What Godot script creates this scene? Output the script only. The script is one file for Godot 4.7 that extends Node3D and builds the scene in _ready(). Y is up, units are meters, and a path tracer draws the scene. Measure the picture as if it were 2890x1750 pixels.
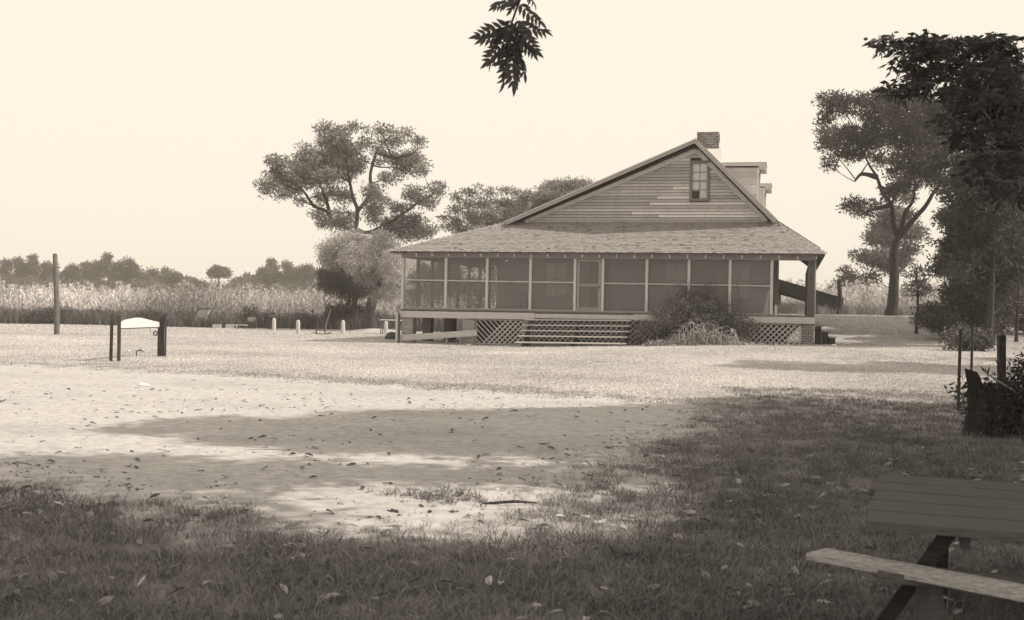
extends Node3D

var rng := RandomNumberGenerator.new()
var M := {}
var noise := {}
var taken := {}
var und := FastNoiseLite.new()
var edge_noise := FastNoiseLite.new()
const YAW := 0.2391
const SUN := Vector3(0.72, 0.70, 0.03)

# ---------------------------------------------------------------- helpers

const PECAN := [[-5.18,8.47,1.36,0.57,0.57],[-4.82,9.3,-0.23,0.72,0.59],[-4.77,9.97,0.68,0.52,0.39],[-4.08,8.69,-0.54,0.92,0.66],[-4.19,10.08,-0.65,0.46,0.33],[-3.97,7.83,2.26,0.44,0.31],[-2.58,10.34,2.53,0.56,0.5],[-3.21,10.04,-1.75,1.0,0.8],[-2.27,8.92,1.25,1.09,0.57],[-3.28,9.27,1.38,0.7,0.57],[-2.14,10.43,-2.58,1.01,0.88],[-2.0,11.97,0.15,0.52,0.45],[-1.38,12.2,-1.75,0.53,0.4],[-1.21,11.27,0.12,0.91,0.58],[-2.19,11.37,-0.72,0.46,0.39],[0.05,11.94,1.82,0.38,0.32],[-0.67,10.81,-0.7,0.92,0.72],[-1.09,9.69,-1.91,0.74,0.74],[0.02,9.9,-0.12,0.59,0.52],[0.35,12.16,-1.25,0.33,0.2],[0.41,11.31,-0.89,0.46,0.4],[1.69,11.71,2.27,0.38,0.31],[1.93,12.2,-1.34,0.33,0.27],[2.42,11.68,-0.47,0.33,0.33],[3.15,11.8,1.03,0.32,0.32],[3.98,11.04,2.44,0.38,0.38],[1.68,11.55,-1.9,0.73,0.27],[1.4,10.73,0.14,0.39,0.32],[2.31,10.46,-1.14,0.86,0.53],[3.16,10.78,-1.97,0.67,0.53],[3.84,9.95,-1.11,0.4,0.53],[2.75,10.06,-2.19,0.74,0.47],[2.12,9.08,0.55,0.58,0.39],[1.08,10.29,-1.56,0.3,0.23],[-1.39,8.27,0.29,0.52,0.39],[-1.11,8.12,-2.27,0.6,0.54],[-2.47,8.07,-1.97,0.53,0.4],[1.23,8.13,2.09,0.63,0.44],[1.34,7.52,1.89,0.7,0.63],[1.24,6.8,1.47,0.57,0.51],[-2.74,7.17,-2.42,0.4,0.34],[-2.06,6.44,0.33,0.52,0.45],[-1.51,6.46,-0.66,0.39,0.46],[-0.73,6.22,1.03,0.7,0.45],[-0.44,6.89,-0.04,0.33,0.33],[-3.14,7.56,0.59,0.32,0.26],[-1.03,6.94,0.78,0.32,0.32],[3.67,8.23,-0.44,0.85,0.52],[5.04,8.52,-0.44,0.52,0.46],[4.21,7.87,-2.1,0.67,0.4],[2.65,7.41,-0.95,0.66,0.46],[2.88,6.65,-2.23,1.34,0.6],[2.59,5.88,-1.85,0.93,0.6],[3.87,6.08,-2.55,1.01,0.47],[2.02,6.34,-0.89,0.66,0.53],[-1.56,9.07,1.75,0.76,0.51]]
const PECAN_L := [[-0.2,1.16,0.0,-0.16,2.46,0.0,-0.12,3.77,0.0,-0.07,4.74,0.0,-0.03,5.85,0.0],[-0.03,5.85,0.0,0.07,7.16,-0.08,-0.22,7.94,-0.17,-0.44,8.86,-0.25,-0.67,9.91,-0.33,-0.9,11.09,-0.41,-1.12,11.89,-0.5],[-0.03,5.85,0.0,-1.42,6.61,-0.1,-1.84,7.13,-0.2,-2.64,7.45,-0.3,-3.27,8.3,-0.4,-4.15,8.95,-0.51,-5.22,8.94,-0.61],[-1.53,6.47,0.0,-1.79,7.53,-0.27,-2.25,8.66,-0.53,-2.64,9.67,-0.8],[0.08,7.15,0.0,0.83,8.21,-0.1,0.8,9.4,-0.19,1.03,10.46,-0.29,1.33,11.13,-0.38,1.96,11.81,-0.48],[0.03,6.05,0.0,0.79,5.88,-0.2,2.39,6.77,-0.41,3.73,7.79,-0.61,4.62,8.35,-0.81],[1.32,10.68,0.0,2.47,10.4,0.38,3.53,10.62,0.75],[0.82,5.8,0.0,2.12,6.08,0.03,3.29,6.3,0.06]]
const CAN := [[-2.35,8.77,0.78,0.39,0.27],[-1.37,9.01,1.54,0.53,0.29],[-0.96,9.62,-0.66,0.17,0.17],[-0.16,8.99,1.88,0.48,0.24],[0.86,9.36,-0.16,0.39,0.27],[1.65,9.06,0.59,0.39,0.29],[2.4,9.01,1.94,0.29,0.21],[-1.66,8.42,-0.03,0.54,0.34],[-0.39,8.26,2.04,0.66,0.38],[1.03,8.44,0.29,0.92,0.44],[2.22,8.61,1.89,0.57,0.33],[-2.43,7.77,1.8,0.52,0.29],[-1.39,7.72,0.33,0.73,0.39],[-0.21,7.88,-1.44,0.79,0.4],[1.05,7.65,1.66,0.72,0.43],[-3.17,7.28,1.22,0.38,0.22],[-2.39,7.18,-0.56,0.59,0.34],[-1.21,7.31,-1.97,0.75,0.4],[-0.17,7.11,-0.34,0.64,0.34],[0.81,7.17,0.45,0.58,0.34],[-2.2,6.75,-2.1,0.6,0.25],[-0.78,6.45,2.0,0.71,0.29],[-3.18,6.94,-1.58,0.45,0.2],[1.76,8.02,0.93,0.72,0.43]]
const DOME := [[-2.23,9.16,1.31,0.54,0.44],[-1.23,10.09,-2.22,0.72,0.51],[-0.4,9.83,1.79,0.73,0.42],[0.74,10.15,-0.98,0.61,0.43],[-0.78,9.12,1.99,0.73,0.44],[-2.31,8.53,1.21,0.59,0.39],[-3.15,8.37,-2.4,0.72,0.41],[-1.49,8.68,1.39,0.74,0.44],[-1.94,9.61,-0.68,0.35,0.3],[0.19,9.41,0.2,0.7,0.45],[1.28,9.73,0.22,0.55,0.4],[-3.92,7.66,0.02,0.65,0.4],[-2.7,7.67,1.48,0.74,0.44]]
const FL := [[-1.5,4.7,0.09,1.09,0.64],[-2.14,3.95,0.3,0.82,0.63],[-0.66,3.95,0.87,1.01,0.85],[0.09,4.43,-0.88,0.92,0.83],[1.18,3.57,1.18,0.71,1.03],[0.1,3.09,-0.01,1.09,0.77],[1.16,2.49,-0.96,0.65,0.69],[0.81,1.96,1.01,0.78,0.45],[-0.97,5.06,-0.13,0.68,0.46],[-0.4,3.59,-0.28,0.91,0.69],[0.54,5.02,1.1,0.63,0.45],[1.13,4.51,0.29,0.45,0.57],[-2.73,4.48,-0.49,0.46,0.34]]
const DK := [[-0.57,3.0,-0.11,1.48,0.81],[-1.53,2.64,0.11,0.76,0.57],[-0.32,2.24,-0.12,1.34,0.57],[0.47,2.48,0.47,0.95,0.71],[-1.35,3.31,-0.5,0.72,0.48],[-1.83,3.06,-0.52,0.48,0.38]]
const R1 := [[-3.62,11.52,0.21,0.63,0.47],[-2.69,11.54,-0.26,0.64,0.48],[-1.25,11.86,-1.87,0.74,0.49],[-0.91,11.58,0.15,0.71,0.55],[0.02,11.79,-0.03,0.64,0.48],[-3.67,10.59,-0.38,0.4,0.72],[-4.13,9.21,1.39,0.47,0.62],[-2.87,9.6,-0.05,1.11,0.64],[-1.68,9.54,-0.57,1.04,0.72],[-0.42,9.99,-1.29,0.97,0.97],[-0.33,10.3,1.79,1.16,1.23],[0.78,9.37,0.87,1.25,1.17],[-3.99,7.92,1.8,0.39,0.39],[-2.24,8.75,-1.36,0.65,0.37],[-1.66,8.77,-0.85,0.56,0.32],[-1.44,8.24,2.02,0.46,0.46],[1.03,8.33,-2.12,0.82,0.9],[2.23,8.18,-2.04,0.9,0.98],[2.13,8.98,-0.68,0.96,0.88],[2.5,7.68,-0.51,0.64,0.64],[-2.63,5.81,1.51,0.62,0.39],[-2.27,5.3,2.13,0.46,0.31],[-2.54,5.88,-0.12,0.32,0.24],[-1.68,5.87,1.94,0.46,0.23],[-0.73,6.48,1.36,0.47,0.39],[-0.2,6.82,1.14,0.62,0.39],[0.1,6.89,2.07,0.61,0.38],[-2.72,10.99,0.16,0.48,0.32],[-1.56,10.8,0.26,0.63,0.4],[0.03,11.33,-1.51,0.65,0.57],[-3.29,11.02,-0.08,0.32,0.32],[2.08,10.41,-0.62,1.04,1.04],[2.67,9.53,0.0,0.95,1.03],[1.45,11.7,-0.71,0.8,0.64],[2.25,11.08,0.19,0.87,0.87]]
const R1_L := [[-0.01,0.02,0.0,0.06,0.83,0.0,0.08,2.03,0.0,0.08,3.61,0.0,0.31,4.25,0.0],[0.31,4.25,0.0,0.02,4.97,-0.11,-0.05,6.01,-0.22,-0.5,6.65,-0.33,-0.8,7.54,-0.44,-1.18,8.18,-0.55,-1.56,9.07,-0.66],[0.31,4.25,0.0,0.53,5.21,0.01,0.68,5.69,0.01,1.06,6.33,0.02,1.11,7.6,0.03],[0.31,4.25,0.0,1.05,5.21,0.1,1.64,5.93,0.19,2.06,6.72,0.29,2.56,7.58,0.38,2.5,9.15,0.48],[-0.94,7.48,0.0,-1.86,7.58,0.4,-2.36,7.13,0.8],[-0.12,5.99,0.0,-1.03,5.75,-0.13,-1.7,5.43,-0.26]]
const SP := [[-8.47,4.09,2.06,0.13,0.05],[-8.41,4.16,1.62,0.06,0.05],[-8.14,4.15,1.6,0.13,0.09],[-8.43,3.89,2.86,0.1,0.09],[-8.47,3.73,3.17,0.11,0.1],[-8.08,4.0,2.3,0.12,0.1],[-8.01,3.96,2.54,0.12,0.09],[-7.54,4.09,1.26,0.15,0.11],[-7.48,4.1,1.54,0.13,0.12],[-7.42,4.15,1.76,0.13,0.1],[-7.29,4.1,1.86,0.13,0.11],[-7.12,3.96,1.61,0.12,0.16],[-7.77,3.77,2.85,0.09,0.08],[-8.39,3.87,2.14,0.11,0.05],[-8.5,3.69,2.81,0.1,0.08],[-7.81,3.98,1.03,0.09,0.09],[-8.43,3.63,3.06,0.09,0.08],[-7.62,3.94,1.23,0.12,0.09],[-8.25,3.45,3.02,0.06,0.08],[-7.77,3.72,1.55,0.06,0.06],[-7.89,3.69,2.39,0.08,0.1],[-7.76,3.63,2.23,0.07,0.08],[-7.26,3.99,1.18,0.08,0.08],[-8.49,3.44,3.16,0.1,0.06],[-8.6,3.46,3.05,0.13,0.08],[-7.07,3.85,1.0,0.14,0.09],[-8.4,3.63,1.98,0.11,0.07],[-8.05,3.59,2.98,0.08,0.08],[-7.06,4.11,0.83,0.1,0.1],[-6.95,4.07,0.93,0.1,0.1],[-7.65,3.6,2.93,0.07,0.07],[-7.74,3.64,2.18,0.1,0.1],[-7.85,3.56,2.88,0.07,0.07],[-7.53,3.66,2.45,0.1,0.09],[-7.08,3.78,1.71,0.08,0.07],[-8.07,3.48,2.81,0.1,0.1],[-7.38,3.67,1.53,0.09,0.07],[-7.93,3.37,3.08,0.09,0.08],[-7.66,3.45,2.79,0.08,0.08],[-6.9,3.78,1.24,0.09,0.11],[-7.88,3.49,2.24,0.09,0.09],[-7.66,3.46,2.19,0.1,0.08],[-7.42,3.53,1.77,0.08,0.07],[-7.39,3.48,2.06,0.1,0.08],[-7.33,3.46,2.28,0.1,0.09],[-8.32,3.16,3.13,0.08,0.06],[-7.55,3.51,1.46,0.11,0.09],[-7.18,3.63,0.88,0.09,0.11],[-6.98,3.64,0.86,0.08,0.09],[-7.18,3.44,1.61,0.1,0.11],[-7.36,3.36,2.34,0.08,0.1],[-7.85,3.2,2.33,0.11,0.1],[-7.47,3.38,1.54,0.1,0.07],[-7.31,3.39,1.58,0.08,0.08],[-7.76,3.16,2.93,0.09,0.06],[-7.46,3.22,2.64,0.08,0.09],[-7.87,3.12,2.33,0.07,0.08],[-7.58,3.15,1.97,0.08,0.07],[-6.91,3.29,1.26,0.08,0.09],[-7.62,3.09,2.0,0.07,0.07],[-7.94,2.9,3.13,0.08,0.08],[-6.98,3.22,1.23,0.09,0.09],[-7.33,3.08,2.17,0.09,0.08],[-7.57,2.95,1.95,0.08,0.08],[-7.79,2.91,2.67,0.08,0.07],[-7.43,2.96,2.17,0.11,0.07],[-7.37,2.91,2.27,0.11,0.08],[-7.32,2.91,1.35,0.1,0.1],[-7.91,2.75,2.95,0.08,0.06],[-7.31,2.9,1.88,0.08,0.09],[-7.54,2.75,2.77,0.08,0.08],[-7.14,2.84,1.53,0.12,0.08],[-7.72,2.61,3.11,0.07,0.09],[-7.58,2.64,2.54,0.08,0.1],[-7.37,2.61,2.37,0.1,0.06]]
func lin(v: float, warm := 1.0) -> Color:
	return Color(v * (1.0 + 0.035 * warm), v * (1.0 - 0.015 * warm), v * (1.0 - 0.02 * warm)).linear_to_srgb()

func vcol(v: float, warm := 1.0) -> Color:
	return Color(v * (1.0 + 0.035 * warm), v * (1.0 - 0.015 * warm), v * (1.0 - 0.02 * warm))

func noise_tex(lo: float, hi: float, freq: float, oct := 4, seed_n := 1, size := 512, warm := 1.0) -> NoiseTexture2D:
	var n := FastNoiseLite.new()
	n.noise_type = FastNoiseLite.TYPE_SIMPLEX_SMOOTH
	n.seed = seed_n
	n.frequency = freq
	n.fractal_octaves = oct
	n.fractal_gain = 0.55
	var t := NoiseTexture2D.new()
	t.width = size
	t.height = size
	t.seamless = true
	t.noise = n
	var g := Gradient.new()
	g.set_color(0, lin(lo, warm))
	g.set_color(1, lin(hi, warm))
	g.set_offset(0, 0.2)
	g.set_offset(1, 0.8)
	t.color_ramp = g
	return t

func height_tex(freq: float, oct := 4, seed_n := 1) -> NoiseTexture2D:
	var key := "h%f_%d_%d" % [freq, oct, seed_n]
	if not noise.has(key):
		var n := FastNoiseLite.new()
		n.noise_type = FastNoiseLite.TYPE_SIMPLEX_SMOOTH
		n.seed = seed_n
		n.frequency = freq
		n.fractal_octaves = oct
		var t := NoiseTexture2D.new()
		t.width = 512
		t.height = 512
		t.seamless = true
		t.noise = n
		noise[key] = t
	return noise[key]

func mat(called: String, lo: float, hi: float, freq: float, scale: Vector3, rough := 0.9, bump := 0.0, seed_n := 1, tint := false, warm := 1.0) -> StandardMaterial3D:
	var m := StandardMaterial3D.new()
	m.resource_name = called
	m.albedo_texture = noise_tex(lo, hi, freq, 4, seed_n, 512, warm)
	m.uv1_triplanar = true
	m.uv1_world_triplanar = true
	m.uv1_scale = scale
	m.roughness = rough
	m.metallic_specular = 0.3
	m.vertex_color_use_as_albedo = tint
	if bump > 0.0:
		m.heightmap_enabled = true
		m.heightmap_texture = height_tex(freq, 4, seed_n)
		m.heightmap_scale = bump
	M[called] = m
	return m

func plain(called: String, v: float, rough := 0.85, tint := false, back := 0.0, warm := 1.0) -> StandardMaterial3D:
	var m := StandardMaterial3D.new()
	m.resource_name = called
	m.albedo_color = lin(v, warm)
	m.roughness = rough
	m.metallic_specular = 0.3
	m.vertex_color_use_as_albedo = tint
	m.cull_mode = BaseMaterial3D.CULL_DISABLED
	if back > 0.0:
		m.backlight_enabled = true
		m.backlight = lin(back)
	M[called] = m
	return m

func numbered(called: String) -> String:
	if not taken.has(called):
		taken[called] = 0
		return called
	taken[called] += 1
	return "%s_%03d" % [called, taken[called]]

func tag(o: Node, label: String, category: String, group := "", kind := "") -> Node:
	o.set_meta("label", label)
	o.set_meta("category", category)
	if group:
		o.set_meta("group", group)
	if kind:
		o.set_meta("kind", kind)
	return o

func thing(called: String, label: String, category: String, at := Vector3.ZERO, turn := 0.0, group := "") -> Node3D:
	var o := Node3D.new()
	o.name = numbered(called)
	add_child(o)
	o.position = at
	o.rotation.y = turn
	tag(o, label, category, group)
	return o

func obj(called: String, mesh: Mesh, material: Material, parent: Node = self, xf := Transform3D()) -> MeshInstance3D:
	var o := MeshInstance3D.new()
	o.name = numbered(called) if parent == self else called
	o.mesh = mesh
	o.material_override = material
	o.transform = xf
	parent.add_child(o, true)
	return o

func part_root(called: String, parent: Node, at := Vector3.ZERO) -> Node3D:
	var o := Node3D.new()
	o.name = called
	parent.add_child(o, true)
	o.position = at
	return o

func begin() -> SurfaceTool:
	var st := SurfaceTool.new()
	st.begin(Mesh.PRIMITIVE_TRIANGLES)
	return st

func done(st: SurfaceTool, smooth := false) -> ArrayMesh:
	st.generate_normals()
	return st.commit()

func quad(st: SurfaceTool, a: Vector3, b: Vector3, c: Vector3, d: Vector3, col := Color.WHITE, sg := -1) -> void:
	# a b c d clockwise seen from the front
	for v in [a, b, c, a, c, d]:
		st.set_smooth_group(sg)
		st.set_color(col)
		st.add_vertex(v)

func tri(st: SurfaceTool, a: Vector3, b: Vector3, c: Vector3, col := Color.WHITE) -> void:
	for v in [a, b, c]:
		st.set_smooth_group(-1)
		st.set_color(col)
		st.add_vertex(v)

# a box given by eight corners: bottom ring p0..p3 and top ring p4..p7 (same order)
func hexa(st: SurfaceTool, p: Array, col := Color.WHITE) -> void:
	quad(st, p[0], p[4], p[5], p[1], col)
	quad(st, p[1], p[5], p[6], p[2], col)
	quad(st, p[2], p[6], p[7], p[3], col)
	quad(st, p[3], p[7], p[4], p[0], col)
	quad(st, p[4], p[7], p[6], p[5], col)
	quad(st, p[0], p[1], p[2], p[3], col)

func add_box(st: SurfaceTool, c: Vector3, s: Vector3, basis := Basis(), col := Color.WHITE, ch := 0.0) -> void:
	var h := s * 0.5
	var p := []
	for y in [-1.0, 1.0]:
		for q in [[1, 1], [1, -1], [-1, -1], [-1, 1]]:
			p.append(c + basis * Vector3(h.x * q[0], h.y * y, h.z * q[1]))
	hexa(st, p, col)

func box(s: Vector3, c := Vector3.ZERO, basis := Basis(), jit := 0.0) -> ArrayMesh:
	# a box with slightly chamfered long edges
	var st := begin()
	var h := s * 0.5
	var ch: float = minf(minf(h.x, h.y), h.z) * 0.25
	ch = minf(ch, 0.012)
	var rings := []
	for lv in [[-h.y, 1.0], [-h.y + ch, 0.0], [h.y - ch, 0.0], [h.y, 1.0]]:
		var ring := []
		var ix: float = h.x - ch * lv[1]
		var iz: float = h.z - ch * lv[1]
		for q in [[1, 1], [1, -1], [-1, -1], [-1, 1]]:
			var v := Vector3(ix * q[0], lv[0], iz * q[1])
			if jit > 0.0:
				v += Vector3(rng.randf_range(-jit, jit), rng.randf_range(-jit, jit), rng.randf_range(-jit, jit))
			ring.append(c + basis * v)
		rings.append(ring)
	for k in 3:
		for i in 4:
			var j := (i + 1) % 4
			quad(st, rings[k][i], rings[k + 1][i], rings[k + 1][j], rings[k][j])
	quad(st, rings[3][0], rings[3][3], rings[3][2], rings[3][1])
	quad(st, rings[0][0], rings[0][1], rings[0][2], rings[0][3])
	return done(st)

# a bar from a to b with a rectangular section w (across) by h (along up)
func add_bar(st: SurfaceTool, a: Vector3, b: Vector3, w: float, h: float, up := Vector3.UP, col := Color.WHITE) -> void:
	var f := (b - a).normalized()
	var r := f.cross(up).normalized()
	if r.length() < 0.5:
		r = Vector3.RIGHT
	var u := r.cross(f).normalized()
	add_box(st, (a + b) * 0.5, Vector3(w, h, (b - a).length()), Basis(r, u, -f), col)

func bar(a: Vector3, b: Vector3, w: float, h: float, up := Vector3.UP) -> ArrayMesh:
	var st := begin()
	add_bar(st, a, b, w, h, up)
	return done(st)

func add_tube(st: SurfaceTool, pts: Array, radii: Array, sides := 6, col := Color.WHITE, cap := true) -> void:
	var rings := []
	var ref := Vector3(0.31, 0.2, 0.93)
	for i in pts.size():
		var d: Vector3 = (pts[mini(i + 1, pts.size() - 1)] - pts[maxi(i - 1, 0)]).normalized()
		var r := d.cross(ref).normalized()
		if r.length() < 0.5:
			r = d.cross(Vector3.RIGHT).normalized()
		var u := r.cross(d).normalized()
		var ring := []
		for k in sides:
			var a := TAU * k / sides
			ring.append(pts[i] + (r * cos(a) + u * sin(a)) * radii[i])
		rings.append(ring)
	for i in pts.size() - 1:
		for k in sides:
			var j := (k + 1) % sides
			quad(st, rings[i][k], rings[i][j], rings[i + 1][j], rings[i + 1][k], col, 1)
	if cap:
		var n: int = pts.size() - 1
		for k in sides:
			var j := (k + 1) % sides
			tri(st, pts[n], rings[n][k], rings[n][j], col)
			tri(st, pts[0], rings[0][j], rings[0][k], col)

func tube(pts: Array, radii: Array, sides := 6) -> ArrayMesh:
	var st := begin()
	add_tube(st, pts, radii, sides)
	return done(st)

func lathe(profile: Array, sides := 16, wob := 0.0) -> ArrayMesh:
	# profile of Vector2(radius, height) from bottom to top
	var st := begin()
	for i in profile.size() - 1:
		for k in sides:
			var a0 := TAU * k / sides
			var a1 := TAU * (k + 1) / sides
			var p: Vector2 = profile[i]
			var q: Vector2 = profile[i + 1]
			var w0 := 1.0 + wob * sin(a0 * 3.0 + 1.0)
			var w1 := 1.0 + wob * sin(a1 * 3.0 + 1.0)
			quad(st, Vector3(cos(a0) * p.x * w0, p.y, sin(a0) * p.x * w0), Vector3(cos(a1) * p.x * w1, p.y, sin(a1) * p.x * w1), Vector3(cos(a1) * q.x * w1, q.y, sin(a1) * q.x * w1), Vector3(cos(a0) * q.x * w0, q.y, sin(a0) * q.x * w0), Color.WHITE, 1)
	return done(st)

func multi(called: String, mesh: Mesh, material: Material, xs: Array, cols: Array, parent: Node = self) -> MultiMeshInstance3D:
	var mm := MultiMesh.new()
	mm.transform_format = MultiMesh.TRANSFORM_3D
	mm.use_colors = true
	mm.mesh = mesh
	mm.instance_count = xs.size()
	for i in xs.size():
		mm.set_instance_transform(i, xs[i])
		mm.set_instance_color(i, cols[i])
	var o := MultiMeshInstance3D.new()
	o.name = numbered(called) if parent == self else called
	o.multimesh = mm
	o.material_override = material
	o.set_meta("kind", "stuff")
	parent.add_child(o, true)
	return o

func ss(a: float, b: float, x: float) -> float:
	return smoothstep(a, b, x)

func gy(x: float, z: float) -> float:
	var h := ss(-2.0, 11.0, x) * (0.31 * ss(-24.0, -40.0, z) + 1.05 * ss(-42.0, -62.0, z))
	return h + und.get_noise_2d(x, z) * 0.035

func on(x: float, z: float, up := 0.0) -> Vector3:
	return Vector3(x, gy(x, z) + up, z)

const DIRT := [-45.0, -31.0, -20.0, -28.5, -11.57, -26.0, -5.76, -23.1, -0.92, -19.9, 1.6, -18.9, 3.0, -18.0, 2.6, -16.9, 1.6, -13.6, 0.75, -11.3, 0.1, -9.5, -0.2, -8.2, -0.9, -7.75, -2.65, -8.9, -4.4, -9.9, -8.0, -11.5, -14.0, -14.0, -25.0, -17.0, -45.0, -20.0]
var dirt_poly := PackedVector2Array()

func dirt_sd(x: float, z: float) -> float:
	# distance inside the dirt (positive inside), with an uneven edge
	var p := Vector2(x, z)
	var best := 1e9
	for i in dirt_poly.size():
		var q := Geometry2D.get_closest_point_to_segment(p, dirt_poly[i], dirt_poly[(i + 1) % dirt_poly.size()])
		best = minf(best, p.distance_to(q))
	if not Geometry2D.is_point_in_polygon(p, dirt_poly):
		best = -best
	return best + edge_noise.get_noise_2d(x, z) * 0.55

# ---------------------------------------------------------------- foliage
func leaf(st: SurfaceTool, at: Vector3, dir: Vector3, side: Vector3, length: float, width: float, col := Color.WHITE) -> void:
	var up := side.cross(dir).normalized()
	var mid := at + dir * length * 0.45 - up * width * 0.18
	var l := mid + side * width * 0.5 + up * width * 0.18
	var r := mid - side * width * 0.5 + up * width * 0.18
	var tip := at + dir * length - up * length * 0.08
	tri(st, at, l, tip, col)
	tri(st, at, tip, r, col)

func rdir() -> Vector3:
	var v := Vector3(rng.randfn(), rng.randfn(), rng.randfn())
	return v.normalized() if v.length() > 0.01 else Vector3.UP

func cluster(n: int, radius: float, length: float, width: float, droop := 0.3) -> ArrayMesh:
	var st := begin()
	for i in n:
		var c := rdir() * radius * pow(rng.randf(), 0.45)
		c.y *= 0.75
		var d := (rdir() + c.normalized() * 0.8 + Vector3.DOWN * droop).normalized()
		var s := d.cross(rdir()).normalized()
		var v := rng.randf_range(0.75, 1.2)
		leaf(st, c, d, s, length * rng.randf_range(0.7, 1.3), width * rng.randf_range(0.7, 1.3), Color(v, v, v))
	return done(st)

func crown_x(clumps: Array, per_area: float, spread: float, xs: Array, cols: Array, tone_lo := 0.75, tone_hi := 1.2, offset := Vector3.ZERO) -> void:
	for c in clumps:
		var ctr := Vector3(c[0], c[1], c[2]) + offset
		var rx: float = c[3]
		var ry: float = c[4]
		var rz: float = sqrt(rx * ry) if c.size() < 6 else c[5]
		var n := int(maxf(4.0, per_area * pow(rx * ry * rz, 0.75)))
		var t := rng.randf_range(tone_lo, tone_hi)
		for i in n:
			var d := rdir() * pow(rng.randf(), 0.38)
			var p := ctr + Vector3(d.x * rx, d.y * ry, d.z * rz)
			var b := Basis(rdir(), rng.randf() * 0.7) * Basis(Vector3.UP, rng.randf() * TAU)
			var s := spread * rng.randf_range(0.7, 1.3)
			xs.append(Transform3D(b.scaled(Vector3(s, s, s)), p))
			var v := t * rng.randf_range(0.8, 1.2)
			cols.append(Color(v, v, v))

func tree(called: String, label: String, category: String, group: String, base: Vector3, limb_lists: Array, r0: float, clumps: Array, mesh: Mesh, leafmat: Material, per_area: float, spread := 1.0, barkmat := "bark", branch_r := 0.05) -> Node3D:
	var t := thing(called, label, category, base, 0.0, group)
	var nodes := []
	var st := begin()
	for li in limb_lists.size():
		var raw: Array = limb_lists[li]
		var pts := []
		for i in range(0, raw.size(), 3):
			pts.append(Vector3(raw[i], raw[i + 1], raw[i + 2]))
		# a smooth curve through the points
		var curve := []
		for i in pts.size() - 1:
			var pa: Vector3 = pts[maxi(i - 1, 0)]
			var pd: Vector3 = pts[mini(i + 2, pts.size() - 1)]
			for k in 4:
				curve.append((pts[i] as Vector3).cubic_interpolate(pts[i + 1], pa, pd, k / 4.0))
		curve.append(pts[-1])
		var rr := []
		var start: float = r0 if li == 0 else r0 * 0.52
		var stop: float = r0 * 0.62 if li == 0 else r0 * 0.14
		for i in curve.size():
			var u: float = float(i) / (curve.size() - 1)
			var r := lerpf(start, stop, u)
			if li == 0:
				r += r0 * 0.55 * exp(-u * 9.0)
			rr.append(r * rng.randf_range(0.93, 1.07))
			nodes.append([curve[i], r])
		if li == 0:
			curve[0] = curve[0] + Vector3.DOWN * 0.15
		add_tube(st, curve, rr, 9)
	obj("trunk", done(st), M[barkmat], t)
	var bs := begin()
	for c in clumps:
		var ctr := Vector3(c[0], c[1], c[2])
		var best := -1
		var bd := 1e9
		for i in nodes.size():
			var d: float = (nodes[i][0] as Vector3).distance_to(ctr)
			if nodes[i][0].y > ctr.y:
				d *= 1.8
			if d < bd:
				bd = d
				best = i
		var a: Vector3 = nodes[best][0]
		var r: float = minf(nodes[best][1] * 0.6, branch_r)
		var mid := a.lerp(ctr, 0.5) + Vector3(rng.randf_range(-0.15, 0.15), rng.randf_range(-0.05, 0.2), rng.randf_range(-0.15, 0.15)) * bd * 0.6
		add_tube(bs, [a, a.lerp(mid, 0.5) + rdir() * bd * 0.03, mid, mid.lerp(ctr, 0.6) + rdir() * bd * 0.03, ctr], [r, r * 0.85, r * 0.65, r * 0.45, r * 0.25], 5)
		for k in 4:
			var e := ctr + rdir() * Vector3(c[3], c[4], c[3]).length() * 0.4
			add_tube(bs, [mid.lerp(ctr, 0.75), ctr.lerp(e, 0.4) + rdir() * 0.05, e], [r * 0.35, r * 0.25, r * 0.1], 4)
	obj("branches", done(bs), M[barkmat], t)
	var xs := []
	var cols := []
	crown_x(clumps, per_area, spread, xs, cols)
	multi("crown", mesh, leafmat, xs, cols, t)
	return t

# a rounded crown made of clumps scattered over an ellipsoid
func blob_clumps(w: float, y0: float, y1: float, n: int, dep: float, top_heavy := 0.0) -> Array:
	var out := []
	var cy := (y0 + y1) * 0.5
	var hy := (y1 - y0) * 0.5
	for i in n:
		var d := rdir() * pow(rng.randf(), 0.4)
		if top_heavy > 0.0 and rng.randf() < top_heavy:
			d.y = absf(d.y)
		var r := w * rng.randf_range(0.16, 0.3)
		out.append([d.x * (w * 0.5 - r * 0.5), cy + d.y * (hy - r * 0.4), d.z * dep, r, r * rng.randf_range(0.6, 0.85)])
	return out

# a crown of several lobes of different heights and sizes
func lobed_clumps(w: float, y0: float, y1: float, n: int) -> Array:
	var out := []
	var lobes := 5
	for k in lobes:
		var a := TAU * k / lobes + rng.randf()
		var far := w * 0.3 * (0.0 if k == 0 else rng.randf_range(0.6, 1.1))
		var ctr := Vector3(cos(a) * far, lerpf(y0, y1, 0.72 if k == 0 else rng.randf_range(0.25, 0.75)), sin(a) * far)
		var lr := w * rng.randf_range(0.2, 0.3)
		for i in int(n / lobes) + 2:
			var d := rdir() * pow(rng.randf(), 0.5)
			var r := lr * rng.randf_range(0.3, 0.55)
			out.append([ctr.x + d.x * lr, clampf(ctr.y + d.y * lr * 1.2, y0, y1), ctr.z + d.z * lr, r, r * rng.randf_range(0.55, 0.8)])
	return out

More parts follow.
